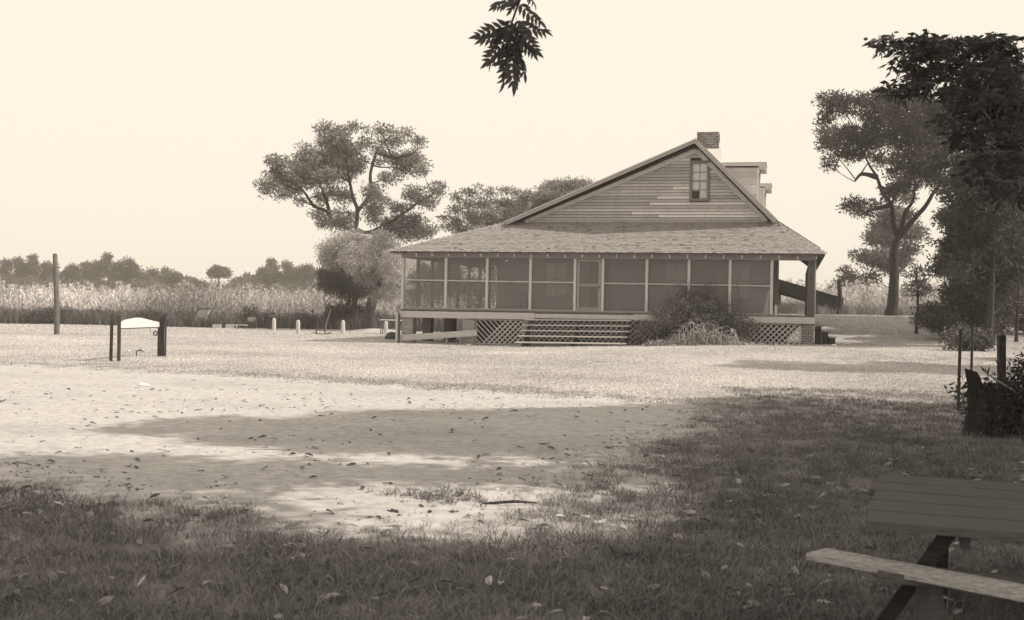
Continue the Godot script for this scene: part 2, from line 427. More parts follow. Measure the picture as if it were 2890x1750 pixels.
# ---------------------------------------------------------------- the house (its own axes: x along the front, y up, -z to the back)
func brick_face(parent: Node, x0: float, x1: float, z0: float, z1: float, y0: float, y1: float, matname: String, course := 0.078, faces := [true, true, true]) -> void:
	# running bond round a core: front (z1), left (x0) and right (x1) faces
	var core := begin()
	var cy1 := y1 - 0.012
	add_box(core, Vector3((x0 + x1) * 0.5, (y0 + cy1) * 0.5, (z0 + z1) * 0.5), Vector3(x1 - x0 - 0.03, cy1 - y0, z1 - z0 - 0.03))
	obj("mortar", done(core), M["mortar"], parent)
	var bl := 0.205
	var rows := int((y1 - y0) / course)
	var step := (y1 - y0) / rows
	for r in rows:
		var y := y0 + step * r + step * 0.5
		var off := 0.0 if r % 2 == 0 else bl * 0.5
		var x := x0 - off
		while x < x1 - 0.02:
			var a := maxf(x, x0)
			var b := minf(x + bl, x1)
			if b - a > 0.05:
				var m: String = matname if rng.randf() > 0.3 else matname + "_pale"
				obj("brick", box(Vector3(b - a - 0.014, step - 0.016, 0.1), Vector3.ZERO, Basis(), 0.003), M[m], parent, Transform3D(Basis(), Vector3((a + b) * 0.5, y, z1 - 0.05 + rng.randf_range(-0.004, 0.004))))
			x += bl
		for sd in 2:
			if not faces[1 + sd]:
				continue
			var z := z1 - 0.1
			var first := 0.0 if r % 2 == 1 else bl * 0.5
			z += first * 0.0
			while z > z0 + 0.03:
				var lz := minf(bl if first == 0.0 else first, z - z0)
				first = 0.0
				obj("brick", box(Vector3(0.1, step - 0.016, lz - 0.014), Vector3.ZERO, Basis(), 0.003), M[matname], parent, Transform3D(Basis(), Vector3(x0 + 0.05 if sd == 0 else x1 - 0.05, y, z - lz * 0.5)))
				z -= lz

func lattice(parent: Node, x0: float, x1: float, y0: float, y1: float, z: float, missing := 0.0) -> void:
	var p := part_root("lattice_panel", parent)
	var gap := 0.205
	for way in 2:
		var lean: float = 1.0 if way == 0 else -1.0
		var h := y1 - y0
		var c := x0 - h
		var k := 0
		while c < x1 + h:
			# the strip x = c + lean * (y - y0), cut to the panel
			var ya := y0
			var yb := y1
			var xa := c
			if lean < 0.0:
				xa = c + h
			var f := func(y: float) -> float: return xa + lean * (y - y0)
			if lean > 0.0:
				ya = maxf(ya, y0 + (x0 - xa))
				yb = minf(yb, y0 + (x1 - xa))
			else:
				ya = maxf(ya, y0 + (xa - x1))
				yb = minf(yb, y0 + (xa - x0))
			c += gap
			k += 1
			if yb - ya < 0.06:
				continue
			if missing > 0.0 and lean > 0.0 and (ya + yb) * 0.5 > y0 + h * 0.3 and f.call((ya + yb) * 0.5) < x0 + missing:
				continue
			var zz := z + 0.012 * (1.0 if way == 0 else -1.0)
			var up := Vector3(0, 0, 1)
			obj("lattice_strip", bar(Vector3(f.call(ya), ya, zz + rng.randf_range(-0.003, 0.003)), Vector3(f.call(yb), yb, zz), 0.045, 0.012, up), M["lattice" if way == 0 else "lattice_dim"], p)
	obj("lattice_rail", bar(Vector3(x0, y1 + 0.0, z - 0.035), Vector3(x1, y1 + 0.0, z - 0.035), 0.03, 0.05), M["lattice_dim"], p)
	obj("lattice_rail", bar(Vector3(x0, y0, z - 0.035), Vector3(x1, y0, z - 0.035), 0.03, 0.05), M["lattice_dim"], p)
	for x in [x0 + 0.02, x1 - 0.02]:
		obj("lattice_stile", bar(Vector3(x, y0 + 0.03, z - 0.03), Vector3(x, y1 - 0.03, z - 0.03), 0.04, 0.03, Vector3(0, 0, 1)), M["lattice_dim"], p)

func shingles(parent: Node, a0: Vector3, a1: Vector3, b0: Vector3, b1: Vector3) -> void:
	# courses of split shingles on the plane with eave a0-a1 and top b0-b1
	var st := begin()
	var up := ((b0 + b1) * 0.5 - (a0 + a1) * 0.5)
	var perp := (b0 - a0) - (a1 - a0) * ((b0 - a0).dot(a1 - a0) / (a1 - a0).length_squared())
	var slope := perp.normalized()
	var along := (a1 - a0).normalized()
	var nrm := along.cross(slope).normalized()
	if nrm.y < 0.0:
		nrm = -nrm
	var total := perp.length()
	var exposure := 0.135
	var n := int(total / exposure)
	for k in n + 1:
		var u := k / float(n)
		var l := a0.lerp(b0, u)
		var r := a1.lerp(b1, u)
		var w := (r - l).length()
		var x := -0.05
		var course_tone := rng.randf_range(0.9, 1.1)
		var sag := 0.0
		while x < w:
			var sw := rng.randf_range(0.09, 0.2)
			var e := minf(x + sw, w + 0.04)
			var v := course_tone * rng.randf_range(0.72, 1.22)
			var lift := rng.randf_range(0.012, 0.022)
			var drop := rng.randf_range(-0.018, 0.018)
			var patch := und.get_noise_2d((l + along * x).x * 6.0, u * 30.0)
			if rng.randf() < (0.035 if patch > 0.15 else 0.012):
				v *= 1.9
				lift = 0.035
			if rng.randf() < 0.02:
				v *= 0.5
			var p := l + along * (x + 0.004) - slope * (0.02 + drop)
			var q := l + along * (e - 0.004) - slope * (0.02 + drop)
			var t0 := l + along * (x + 0.004) + slope * (exposure + 0.05)
			var t1 := l + along * (e - 0.004) + slope * (exposure + 0.05)
			var c := vcol(v)
			var pl := p + nrm * lift
			var ql := q + nrm * lift
			quad(st, pl, t0 + nrm * 0.004, t1 + nrm * 0.004, ql, c)
			quad(st, p, pl, ql, q, c)
			tri(st, p, t0, pl, c)
			tri(st, q, ql, t1, c)
			x = e
	var o := obj("shingles", done(st), M["shingle"], parent)
	o.set_meta("kind", "stuff")

func slab(parent: Node, called: String, pts: Array, thick: float, material: Material) -> MeshInstance3D:
	# a flat plate under the polygon pts (clockwise from above)
	var st := begin()
	var n := pts.size()
	for i in range(1, n - 1):
		tri(st, pts[0], pts[i], pts[i + 1])
		tri(st, pts[0] + Vector3.DOWN * thick, pts[i + 1] + Vector3.DOWN * thick, pts[i] + Vector3.DOWN * thick)
	for i in n:
		var j := (i + 1) % n
		quad(st, pts[i], pts[i] + Vector3.DOWN * thick, pts[j] + Vector3.DOWN * thick, pts[j])
	return obj(called, done(st), material, parent)

func window(parent: Node, x0: float, x1: float, y0: float, y1: float, z: float, rows: int, colns: int, trim: float, framemat: String, broken := -1, face := Basis(), origin := Vector3.ZERO) -> void:
	var w := part_root("window", parent)
	w.transform = Transform3D(face, origin)
	var fm: Material = M[framemat]
	obj("frame", box(Vector3(trim, y1 - y0 + trim, 0.07), Vector3(x0 - trim * 0.5, (y0 + y1) * 0.5, z)), fm, w)
	obj("frame", box(Vector3(trim, y1 - y0 + trim, 0.07), Vector3(x1 + trim * 0.5, (y0 + y1) * 0.5, z)), fm, w)
	obj("frame", box(Vector3(x1 - x0 + trim * 2.3, trim * 1.1, 0.09), Vector3((x0 + x1) * 0.5, y1 + trim * 0.55, z + 0.005)), fm, w)
	obj("sill", box(Vector3(x1 - x0 + trim * 2.3, trim * 1.1, 0.13), Vector3((x0 + x1) * 0.5, y0 - trim * 0.55, z + 0.02)), fm, w)
	var pw := (x1 - x0) / colns
	var ph := (y1 - y0) / rows
	for i in rows:
		for j in colns:
			var c := Vector3(x0 + pw * (j + 0.5), y0 + ph * (i + 0.5), z - 0.02)
			if i * colns + j != broken:
				obj("pane", box(Vector3(pw - 0.02, ph - 0.02, 0.005), c), M["glass"], w)
	for j in range(1, colns):
		obj("muntin", box(Vector3(0.022, y1 - y0, 0.03), Vector3(x0 + pw * j, (y0 + y1) * 0.5, z - 0.018)), M["muntin"], w)
	for i in range(1, rows):
		var th := 0.045 if i * 2 == rows else 0.02
		obj("muntin", box(Vector3(x1 - x0, th, 0.034), Vector3((x0 + x1) * 0.5, y0 + ph * i, z - 0.018)), M["muntin"], w)

const POSTS := [0.0, 1.76, 3.41, 5.12, 6.84, 7.9, 9.55, 11.1, 12.59, 14.08]
const FLOOR := 1.33

func build_house() -> void:
	var o := Vector3(-4.29, 0.0, -45.0)
	var h := thing("farmhouse", "weathered clapboard farmhouse with screened porch and low-hipped shingle roof", "house", o, -YAW)
	# floor, skirt board and sill
	var fl := part_root("porch_floor", h)
	for k in 20:
		var z := -0.06 - k * 0.125
		obj("plank", box(Vector3(15.55, 0.03, 0.121), Vector3(7.775, FLOOR - 0.015 + rng.randf_range(-0.003, 0.003), z)), M["wood_dark"], fl)
	slab(h, "left_porch_floor", [Vector3(0, FLOOR - 0.006, -2.56), Vector3(0, FLOOR - 0.006, -14), Vector3(3.5, FLOOR - 0.006, -14), Vector3(3.5, FLOOR - 0.006, -2.56)], 0.05, M["wood_dark"])
	slab(h, "right_porch_floor", [Vector3(14.2, FLOOR - 0.006, -2.56), Vector3(14.2, FLOOR - 0.006, -14), Vector3(15.55, FLOOR - 0.006, -14), Vector3(15.55, FLOOR - 0.006, -2.56)], 0.05, M["wood_dark"])
	var xb := [-0.06, 5.3, 9.1, 15.62]
	for i in 3:
		var dy: float = [0.0, 0.035, 0.05][i]
		obj("skirt_board", bar(Vector3(xb[i] + 0.004, 1.13 + dy, 0.05 + [0.0, -0.022, 0.0][i]), Vector3(xb[i + 1] - 0.004, 1.13 + [0.02, 0.04, 0.05][i] + dy * 0.3, 0.05 + [0.0, -0.022, 0.0][i]), 0.045, [0.25, 0.17, 0.23][i]), M["wood_pale"], h)
	obj("floor_edge", bar(Vector3(-0.05, 1.3, 0.015), Vector3(15.6, 1.3, 0.015), 0.05, 0.07), M["wood_dark"], h)
	obj("sill_plate", bar(Vector3(0.06, 1.385, -0.03), Vector3(14.1, 1.385, -0.03), 0.1, 0.09), M["wood_dim"], h)
	obj("header_beam", bar(Vector3(-0.05, 3.53, -0.02), Vector3(15.62, 3.53, -0.02), 0.12, 0.36), M["wood_dim"], h)
	obj("side_header_beam", bar(Vector3(0, 3.43, -0.09), Vector3(0, 3.43, -14.0), 0.12, 0.16), M["wood_dim"], h)
	obj("side_header_beam", bar(Vector3(15.5, 3.43, -0.09), Vector3(15.5, 3.43, -14.0), 0.12, 0.16), M["wood_dim"], h)
	# posts and screens
	var pm := box(Vector3(0.1, 1.96, 0.1))
	for i in POSTS.size():
		obj("porch_post", pm, M["wood_post"], h, Transform3D(Basis(Vector3(0, 0, 1), rng.randf_range(-0.004, 0.004)), Vector3(POSTS[i], 2.37, 0.0)))
	obj("porch_post", box(Vector3(0.25, 2.0, 0.25)), M["wood_dark_v"], h, Transform3D(Basis(), Vector3(15.46, 2.34, -0.06)))
	obj("corner_board", box(Vector3(0.035, 1.98, 0.16)), M["wood_bright_v"], h, Transform3D(Basis(), Vector3(15.61, 2.34, -0.06)))
	var rail := 2.47
	for i in POSTS.size() - 1:
		var a: float = POSTS[i] + 0.05
		var b: float = POSTS[i + 1] - 0.05
		if i == 4:
			var d := part_root("screen_door", h)
			for x in [a + 0.07, b - 0.07]:
				obj("stile", box(Vector3(0.1, 1.93, 0.035), Vector3(x, 2.37, -0.01)), M["wood_dim_v"], d)
			for y in [1.46, 2.36, 3.29]:
				obj("rail", box(Vector3(b - a - 0.24, 0.1 if y > 2.0 else 0.14, 0.03), Vector3((a + b) * 0.5, y, -0.01)), M["wood_dim"], d)
			obj("screen", box(Vector3(b - a - 0.24, 0.8, 0.004), Vector3((a + b) * 0.5, 1.93, -0.02)), M["screen"], d)
			obj("screen", box(Vector3(b - a - 0.24, 0.86, 0.004), Vector3((a + b) * 0.5, 2.84, -0.02)), M["screen"], d)
			obj("handle", box(Vector3(0.02, 0.1, 0.04), Vector3(b - 0.08, 2.3, 0.025)), M["iron"], d)
			continue
		obj("screen", box(Vector3(b - a, rail - 1.46, 0.004), Vector3((a + b) * 0.5, (rail + 1.43) * 0.5 + 0.0, -0.03)), M["screen"], h)
		obj("screen", box(Vector3(b - a, 3.35 - rail - 0.02, 0.004), Vector3((a + b) * 0.5, (rail + 3.35) * 0.5, -0.03)), M["screen"], h)
		obj("rail", box(Vector3(b - a, 0.05, 0.05), Vector3((a + b) * 0.5, rail - 0.006 * i, 0.0)), M["wood_post_h"], h)
	# left side of the porch
	for i in range(1, 8):
		obj("porch_post", box(Vector3(0.12, 1.96, 0.12)), M["wood_dark_v"], h, Transform3D(Basis(), Vector3(0.0, 2.37, -1.9 * i)))
	for i in 7:
		var zc := -1.9 * i - 0.95
		obj("rail", box(Vector3(0.05, 0.05, 1.76), Vector3(0.0, rail, zc)), M["wood_dim"], h)
		obj("screen", box(Vector3(0.004, 1.9, 1.76), Vector3(-0.03, 2.4, zc)), M["screen_thin"], h)
	obj("side_skirt_board", bar(Vector3(-0.04, 1.14, 0.0), Vector3(-0.04, 1.14, -13.5), 0.045, 0.26), M["wood_pale"], h)
	for i in range(1, 8):
		obj("porch_post", box(Vector3(0.14, 2.0, 0.14)), M["wood_dark_v"], h, Transform3D(Basis(), Vector3(15.46, 2.34, -1.9 * i - 0.06)))
	# body of the house behind the porch
	var body := part_root("house_wall", h)
	for k in 21:
		var y := 1.36 + k * 0.165
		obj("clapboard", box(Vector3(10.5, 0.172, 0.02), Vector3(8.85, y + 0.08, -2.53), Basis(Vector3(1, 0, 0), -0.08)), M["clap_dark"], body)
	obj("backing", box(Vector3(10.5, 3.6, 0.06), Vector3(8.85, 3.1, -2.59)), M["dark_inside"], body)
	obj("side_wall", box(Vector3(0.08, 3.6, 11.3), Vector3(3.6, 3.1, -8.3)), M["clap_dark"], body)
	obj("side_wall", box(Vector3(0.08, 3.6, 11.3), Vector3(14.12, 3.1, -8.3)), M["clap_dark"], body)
	obj("added_end_boarding", box(Vector3(3.35, 2.5, 0.06), Vector3(1.87, 2.55, -13.9)), M["clap_dark"], body)  # added boards at the porch end, closing off the bright sky behind
	var bw := begin()
	tri(bw, Vector3(3.7, 4.8, -14.0), Vector3(11.08, 7.95, -14.0), Vector3(14.0, 4.8, -14.0))
	add_box(bw, Vector3(8.86, 2.4, -13.98), Vector3(10.4, 4.75, 0.08))
	obj("back_wall", done(bw), M["clap_dark"], body)
	obj("added_dark_skirting", box(Vector3(12.2, 1.5, 0.1), Vector3(8.55, 0.5, -1.5)), M["dark_inside"], body)  # dark panel added under the porch, blocking lit ground behind the lattice
	var pdoor := part_root("inner_door", h)
	obj("frame", box(Vector3(1.06, 2.12, 0.05), Vector3(7.4, 2.39, -2.485)), M["wood_dim"], pdoor)
	obj("panel", box(Vector3(0.9, 2.0, 0.04), Vector3(7.4, 2.35, -2.455)), M["dark_inside"], pdoor)
	for x in [5.2, 10.0, 12.4]:
		window(h, x, x + 0.8, 2.0, 3.3, -2.47, 2, 2, 0.1, "wood_dim")
	# piers and lattice under the porch
	var pr := part_root("brick_pier", h)
	brick_face(pr, -0.03, 0.44, -0.46, 0.0, -0.1, 1.0, "brick")
	pr = part_root("brick_pier", h)
	brick_face(pr, 2.45, 2.95, -0.46, 0.0, -0.1, 1.0, "brick")
	pr = part_root("brick_pier", h)
	brick_face(pr, 4.88, 5.2, -0.46, 0.0, -0.1, 1.02, "brick")
	pr = part_root("brick_pier", h)
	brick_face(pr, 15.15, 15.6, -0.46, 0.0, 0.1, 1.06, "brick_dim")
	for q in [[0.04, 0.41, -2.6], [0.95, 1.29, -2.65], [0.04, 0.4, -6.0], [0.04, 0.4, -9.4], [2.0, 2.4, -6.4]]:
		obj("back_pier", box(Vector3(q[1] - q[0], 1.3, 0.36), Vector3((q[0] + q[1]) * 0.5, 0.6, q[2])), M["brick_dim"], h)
	lattice(h, 2.96, 4.87, 0.06, 0.98, -0.06, 0.6)
	lattice(h, 5.22, 9.2, 0.08, 1.03, -0.12)
	lattice(h, 9.24, 11.2, 0.1, 1.03, -0.06)
	lattice(h, 11.24, 13.1, 0.2, 1.05, -0.06)
	lattice(h, 13.14, 15.13, 0.26, 1.05, -0.06)
	obj("floor_joist", box(Vector3(15.2, 0.16, 0.1), Vector3(7.8, 1.2, -1.3)), M["wood_dark"], h)
	# front steps: five open treads on three stringers
	var sp := part_root("front_steps", h)
	for i in 5:
		var y := 1.02 - 0.2 * i - (0.03 if i == 4 else 0.0)
		var z := 0.1 + 0.27 * i
		obj("tread", box(Vector3(4.02 + 0.02 * i, 0.045, 0.27), Vector3(7.02 - 0.015 * i, y + 0.02, z + 0.12), Basis(Vector3(0, 0, 1), 0.012)), M["wood_bright" if i == 4 else "wood_tread"], sp)
	for x in [5.15, 7.0, 8.9]:
		var st := begin()
		for i in 5:
			var y := 1.0 - 0.2 * i - (0.03 if i == 4 else 0.0)
			var z := 0.1 + 0.27 * i
			add_box(st, Vector3(x, y * 0.5 - 0.05, z + 0.12), Vector3(0.05, y + 0.06, 0.27))
		obj("stringer", done(st), M["wood_dark"], sp)
	# side steps at the right end
	var s2 := part_root("side_steps", h)
	for i in 3:
		obj("tread", box(Vector3(0.3, 0.045, 1.1), Vector3(15.8 + 0.25 * i, 0.98 - 0.2 * i, -1.9)), M["wood_dim" if i < 2 else "wood_tread"], s2)
		obj("riser", box(Vector3(0.22, 0.72 - 0.2 * i, 1.04), Vector3(15.77 + 0.25 * i, 0.595 - 0.1 * i, -1.9)), M["dark_inside"], s2)
	# roofs
	var pr_ := part_root("porch_roof", h)
	var e0 := Vector3(-0.42, 3.56, 0.36)
	var e1 := Vector3(15.92, 3.57, 0.36)
	var t0 := Vector3(3.6, 4.9, -2.5)
	var t1 := Vector3(14.16, 4.85, -2.5)
	slab(pr_, "decking", [e0, t0, t1, e1], 0.03, M["wood_dark"])
	shingles(pr_, e0 + Vector3(-0.02, 0.012, 0.03), e1 + Vector3(0.02, 0.012, 0.03), t0 + Vector3(0, 0.012, 0), t1 + Vector3(0, 0.012, 0))
	slab(h, "left_porch_roof", [e0 + Vector3(0, 0, -0.02), Vector3(-0.42, 3.56, -14.4), Vector3(3.6, 4.9, -14.4), t0 + Vector3(0, 0, -0.02)], 0.05, M["shingle_plain"])
	slab(h, "right_porch_roof", [e1 + Vector3(0, 0, -0.02), t1 + Vector3(0, 0, -0.02), Vector3(14.16, 4.9, -14.4), Vector3(15.92, 3.56, -14.4)], 0.05, M["shingle_plain"])
	# the heavier edge of the right-hand roof standing proud of the hip
	slab(h, "right_roof_edge", [Vector3(14.12, 5.06, -2.6), Vector3(14.12, 5.06, -14.4), Vector3(15.8, 3.97, -14.4), Vector3(15.8, 3.97, -2.6)], 0.06, M["wood_dark"])
	var tails := part_root("eaves", h)
	for i in 25:
		var x := -0.02 + i * 0.652
		var st := begin()
		var zf := 0.33 + rng.randf_range(-0.02, 0.02)
		var yf := 3.50
		var k := 0.46
		hexa(st, [Vector3(x + 0.022, yf - 0.11, zf), Vector3(x + 0.022, yf - 0.11 + 0.7 * k, zf - 0.7), Vector3(x - 0.022, yf - 0.11 + 0.7 * k, zf - 0.7), Vector3(x - 0.022, yf - 0.11, zf), Vector3(x + 0.022, yf, zf), Vector3(x + 0.022, yf + 0.7 * k, zf - 0.7), Vector3(x - 0.022, yf + 0.7 * k, zf - 0.7), Vector3(x - 0.022, yf, zf)])
		obj("rafter_tail", done(st), M["wood_post_h"], tails)
	for i in 20:
		var z := -2.2 - i * 0.6
		obj("rafter_tail", bar(Vector3(15.86, 3.45, z), Vector3(15.0, 4.1, z), 0.045, 0.11), M["wood_dark"], tails)
		obj("rafter_tail", bar(Vector3(-0.38, 3.47, z), Vector3(0.6, 3.8, z), 0.045, 0.11), M["wood_dark"], tails)
	# main roof
	var rg := 8.12
	var rx := 11.08
	var le := Vector3(3.52, 4.91, 0)
	var re := Vector3(14.14, 4.98, 0)
	var zf := -2.1
	var zb := -14.5
	slab(h, "left_roof", [Vector3(le.x, le.y, zf), Vector3(le.x, le.y, zb), Vector3(rx, rg, zb), Vector3(rx, rg, zf)], 0.06, M["shingle_plain"])
	var metal := part_root("metal_roof", h)
	var nsheet := 16
	for i in nsheet:
		var za := zf + 0.04 + (zb - zf) * i / nsheet
		var zc := zf + 0.04 + (zb - zf) * (i + 1) / nsheet
		slab(metal, "roof_sheet", [Vector3(rx - 0.03, rg + 0.05, za - 0.004), Vector3(rx - 0.03, rg + 0.05, zc), Vector3(re.x + 0.06, re.y + 0.03, zc), Vector3(re.x + 0.06, re.y + 0.03, za - 0.004)], 0.05, M["tin"])
	obj("eave_roll", bar(Vector3(re.x + 0.02, re.y + 0.04, zf), Vector3(re.x + 0.16, re.y - 0.25, zf), 0.06, 0.06), M["wood_dim"], h)
	# barge boards and their mouldings
	obj("barge_board", bar(Vector3(le.x + 0.05, le.y - 0.075, zf + 0.02), Vector3(rx, rg - 0.09, zf + 0.02), 0.04, 0.14), M["wood_pale_d"], h)
	obj("barge_board", bar(Vector3(rx, rg - 0.1, zf + 0.022), Vector3(re.x, re.y - 0.08, zf + 0.022), 0.04, 0.17), M["wood_pale_d"], h)
	obj("barge_moulding", bar(Vector3(le.x + 0.02, le.y - 0.015, zf + 0.055), Vector3(rx, rg - 0.03, zf + 0.055), 0.03, 0.05), M["wood_pale"], h)
	obj("frieze_board", bar(Vector3(4.3, 4.93, -2.46), Vector3(rx, 7.7, -2.46), 0.04, 0.15), M["wood_pale"], h)
	obj("frieze_board", bar(Vector3(rx, 7.7, -2.457), Vector3(13.78, 4.96, -2.457), 0.04, 0.17), M["wood_pale"], h)
	obj("soffit", bar(Vector3(le.x + 0.3, le.y + 0.03, -2.3), Vector3(rx, rg - 0.1, -2.3), 0.36, 0.02), M["wood_dark"], h)
	obj("soffit", bar(Vector3(rx, rg - 0.1, -2.3), Vector3(re.x - 0.05, re.y - 0.05, -2.3), 0.36, 0.02), M["wood_dark"], h)
	# gable boards set with dark-backed gaps that stand in for lap shadows
	var gw := part_root("gable_wall", h)
	var backing := begin()
	var g0 := Vector3(4.0, 4.8, -2.56)
	var g1 := Vector3(13.98, 4.8, -2.56)
	var g2 := Vector3(rx, 7.98, -2.56)
	tri(backing, g0, g2, g1)
	tri(backing, g0 + Vector3(0, 0, -0.1), g1 + Vector3(0, 0, -0.1), g2 + Vector3(0, 0, -0.1))
	obj("backing", done(backing), M["dark_inside"], gw)
	var exp_ := 0.122
	for k in 25:
		var y := 4.86 + k * exp_
		var y2 := y + exp_ - 0.007
		var xl0 := 4.05 + (y - 4.86) * 2.345
		var xr0 := 13.95 - (y - 4.86) * 0.945
		var xl1 := 4.05 + (y2 - 4.86) * 2.345
		var xr1 := 13.95 - (y2 - 4.86) * 0.945
		if xr1 - xl1 < 0.1:
			break
		# boards butt at one or two joints
		var course: String = ["clap", "clap_b", "clap_b", "clap_c", "clap_d"][rng.randi() % 5]
		var cuts := [0.0]
		var nc := 1 + int((xr0 - xl0) / 4.5)
		for c in range(1, nc):
			cuts.append(clampf(float(c) / nc + rng.randf_range(-0.12, 0.12), 0.1, 0.9))
		cuts.append(1.0)
		for c in cuts.size() - 1:
			var ua: float = cuts[c]
			var ub: float = cuts[c + 1]
			var segs := [[ua, ub]]
			for sg in segs:
				var a0 := lerpf(xl0, xr0, sg[0]) + 0.004
				var b0 := lerpf(xl0, xr0, sg[1]) - 0.004
				var a1: float = a0 if sg[0] > 0.0 else xl1
				var b1: float = b0 if sg[1] < 1.0 else xr1
				# leave the window opening free
				var pieces := [[a0, a1, b0, b1]]
				if y2 > 5.72 and y < 7.32 and a0 < 11.6 and b0 > 10.86:
					pieces = []
					if a0 < 10.85:
						pieces.append([a0, a1, minf(b0, 10.85), minf(b1, 10.85)])
					if b0 > 11.62:
						pieces.append([maxf(a0, 11.62), maxf(a1, 11.62), b0, b1])
				for pc in pieces:
					if pc[2] - pc[0] < 0.03:
						continue
					var st := begin()
					var zl := -2.5 + 0.03
					var zu := -2.5 - 0.008
					hexa(st, [Vector3(pc[2], y, zl), Vector3(pc[2], y, zl - 0.02), Vector3(pc[0], y, zl - 0.02), Vector3(pc[0], y, zl), Vector3(pc[3], y2, zu), Vector3(pc[3], y2, zu - 0.012), Vector3(pc[1], y2, zu - 0.012), Vector3(pc[1], y2, zu)])
					var tone := course
					if rng.randf() < 0.06:
						tone = "clap_pale"
					if k == 2 and pc[0] > 8.0 or k == 6 and pc[0] > 7.0 and pc[0] < 10.0:
						tone = "clap_pale"
					obj("clapboard", done(st), M[tone], gw)
	obj("base_board", box(Vector3(9.7, 0.05, 0.05), Vector3(9.0, 4.86, -2.46)), M["wood_dim"], gw)
	# attic window with a pale blind behind its panes
	window(h, 10.95, 11.51, 5.84, 7.2, -2.475, 4, 2, 0.1, "wood_frame", 0)
	obj("window_blind", box(Vector3(0.56, 1.06, 0.01), Vector3(11.23, 6.67, -2.525)), M["blind"], h)
	obj("window_blind", box(Vector3(0.28, 0.3, 0.01), Vector3(11.37, 5.99, -2.525)), M["blind"], h)
	# chimney of brick with a corbelled top
	var ch := part_root("chimney", h)
	brick_face(ch, 11.05, 11.86, -3.95, -3.2, 6.9, 8.22, "brick_dark", 0.073)
	brick_face(ch, 11.03, 11.88, -3.97, -3.18, 8.22, 8.54, "brick_dark", 0.078)
	# added mirror sheet over the chimney foot, reflecting sky in place of sunlit roof
	var fs := begin()
	var fz := -3.12
	hexa(fs, [Vector3(12.0, 7.05, fz), Vector3(12.0, 7.05, fz - 0.04), Vector3(11.2, 7.3, fz - 0.04), Vector3(11.2, 7.3, fz), Vector3(12.0, 7.86, fz), Vector3(12.0, 7.86, fz - 0.04), Vector3(11.2, 7.86, fz - 0.04), Vector3(11.2, 7.86, fz)])
	obj("chimney_flashing", done(fs), M["sky_mirror"], h)
	# two dormers on the right-hand slope
	for q in [[-4.5, 13.38, 7.46], [-9.6, 13.5, 7.16]]:
		var d := part_root("dormer", h)
		var z0: float = q[0]
		var fx: float = q[1]
		var ty: float = q[2]
		for k in 14:
			var y := ty - 0.22 - (k + 1) * 0.13
			var x0 := rx + (rg - y) / 1.03 - 0.1
			if x0 > fx - 0.12:
				break
			for zz in [z0, z0 - 1.5]:
				var st := begin()
				hexa(st, [Vector3(fx, y, zz + 0.012), Vector3(fx, y, zz - 0.03), Vector3(x0, y, zz - 0.03), Vector3(x0, y, zz + 0.012), Vector3(fx, y + 0.14, zz - 0.006), Vector3(fx, y + 0.14, zz - 0.03), Vector3(x0 - 0.13, y + 0.14, zz - 0.03), Vector3(x0 - 0.13, y + 0.14, zz - 0.006)])
				obj("clapboard", done(st), M[["clap", "clap_b", "clap_c"][rng.randi() % 3]], d)
		obj("front_wall", box(Vector3(0.05, 1.5, 1.5), Vector3(fx - 0.03, ty - 0.95, z0 - 0.75)), M["clap"], d)
		obj("corner_board", box(Vector3(0.07, 1.5, 0.07), Vector3(fx, ty - 0.95, z0 + 0.02)), M["wood_bright_v"], d)
		obj("fascia", bar(Vector3(rx + (rg - ty) / 1.03 - 0.1, ty - 0.06, z0 + 0.12), Vector3(fx + 0.3, ty - 0.07, z0 + 0.12), 0.04, 0.13), M["wood_pale"], d)
		obj("eave_box", box(Vector3(0.28, 0.26, 1.76), Vector3(fx + 0.17, ty - 0.14, z0 - 0.75)), M["wood_pale_v"], d)
		var rf := begin()
		var nn := 36
		for i in nn:
			var xa := lerpf(rx + (rg - ty) / 1.03 - 0.3, fx + 0.33, float(i) / nn)
			var xc := lerpf(rx + (rg - ty) / 1.03 - 0.3, fx + 0.33, float(i + 1) / nn)
			var ya := ty + 0.012 * sin(i * 2.2)
			var yc := ty + 0.012 * sin((i + 1) * 2.2)
			hexa(rf, [Vector3(xc, yc - 0.02, z0 + 0.16), Vector3(xc, yc - 0.02, z0 - 1.66), Vector3(xa, ya - 0.02, z0 - 1.66), Vector3(xa, ya - 0.02, z0 + 0.16), Vector3(xc, yc, z0 + 0.16), Vector3(xc, yc, z0 - 1.66), Vector3(xa, ya, z0 - 1.66), Vector3(xa, ya, z0 + 0.16)])
		obj("roof", done(rf), M["tin_dark"], d)
		window(d, -0.35, 0.35, 0.0, 0.8, 0.0, 2, 2, 0.08, "wood_pale", -1, Basis(Vector3.UP, PI / 2), Vector3(fx + 0.03, ty - 1.25, z0 - 0.75))

func hp(s: float, y: float, t: float) -> Vector3:
	return Vector3(-4.29, 0, -45.0) + Vector3(cos(YAW), 0, sin(YAW)) * s + Vector3(sin(YAW), 0, -cos(YAW)) * t + Vector3(0, y, 0)

# ---------------------------------------------------------------- the yard
# how deep in one of the two worn wheel tracks a point of the drive lies
func drive_rut(x: float, z: float) -> float:
	var mid := -18.6 - 0.42 * x - 0.012 * x * x + 0.5 * und.get_noise_2d(x * 0.7, 3.0)
	var r := 0.0
	for o in [0.0, 1.5]:
		var w: float = (z - mid - o) / 0.28
		r += exp(-w * w)
	return minf(r, 1.0)

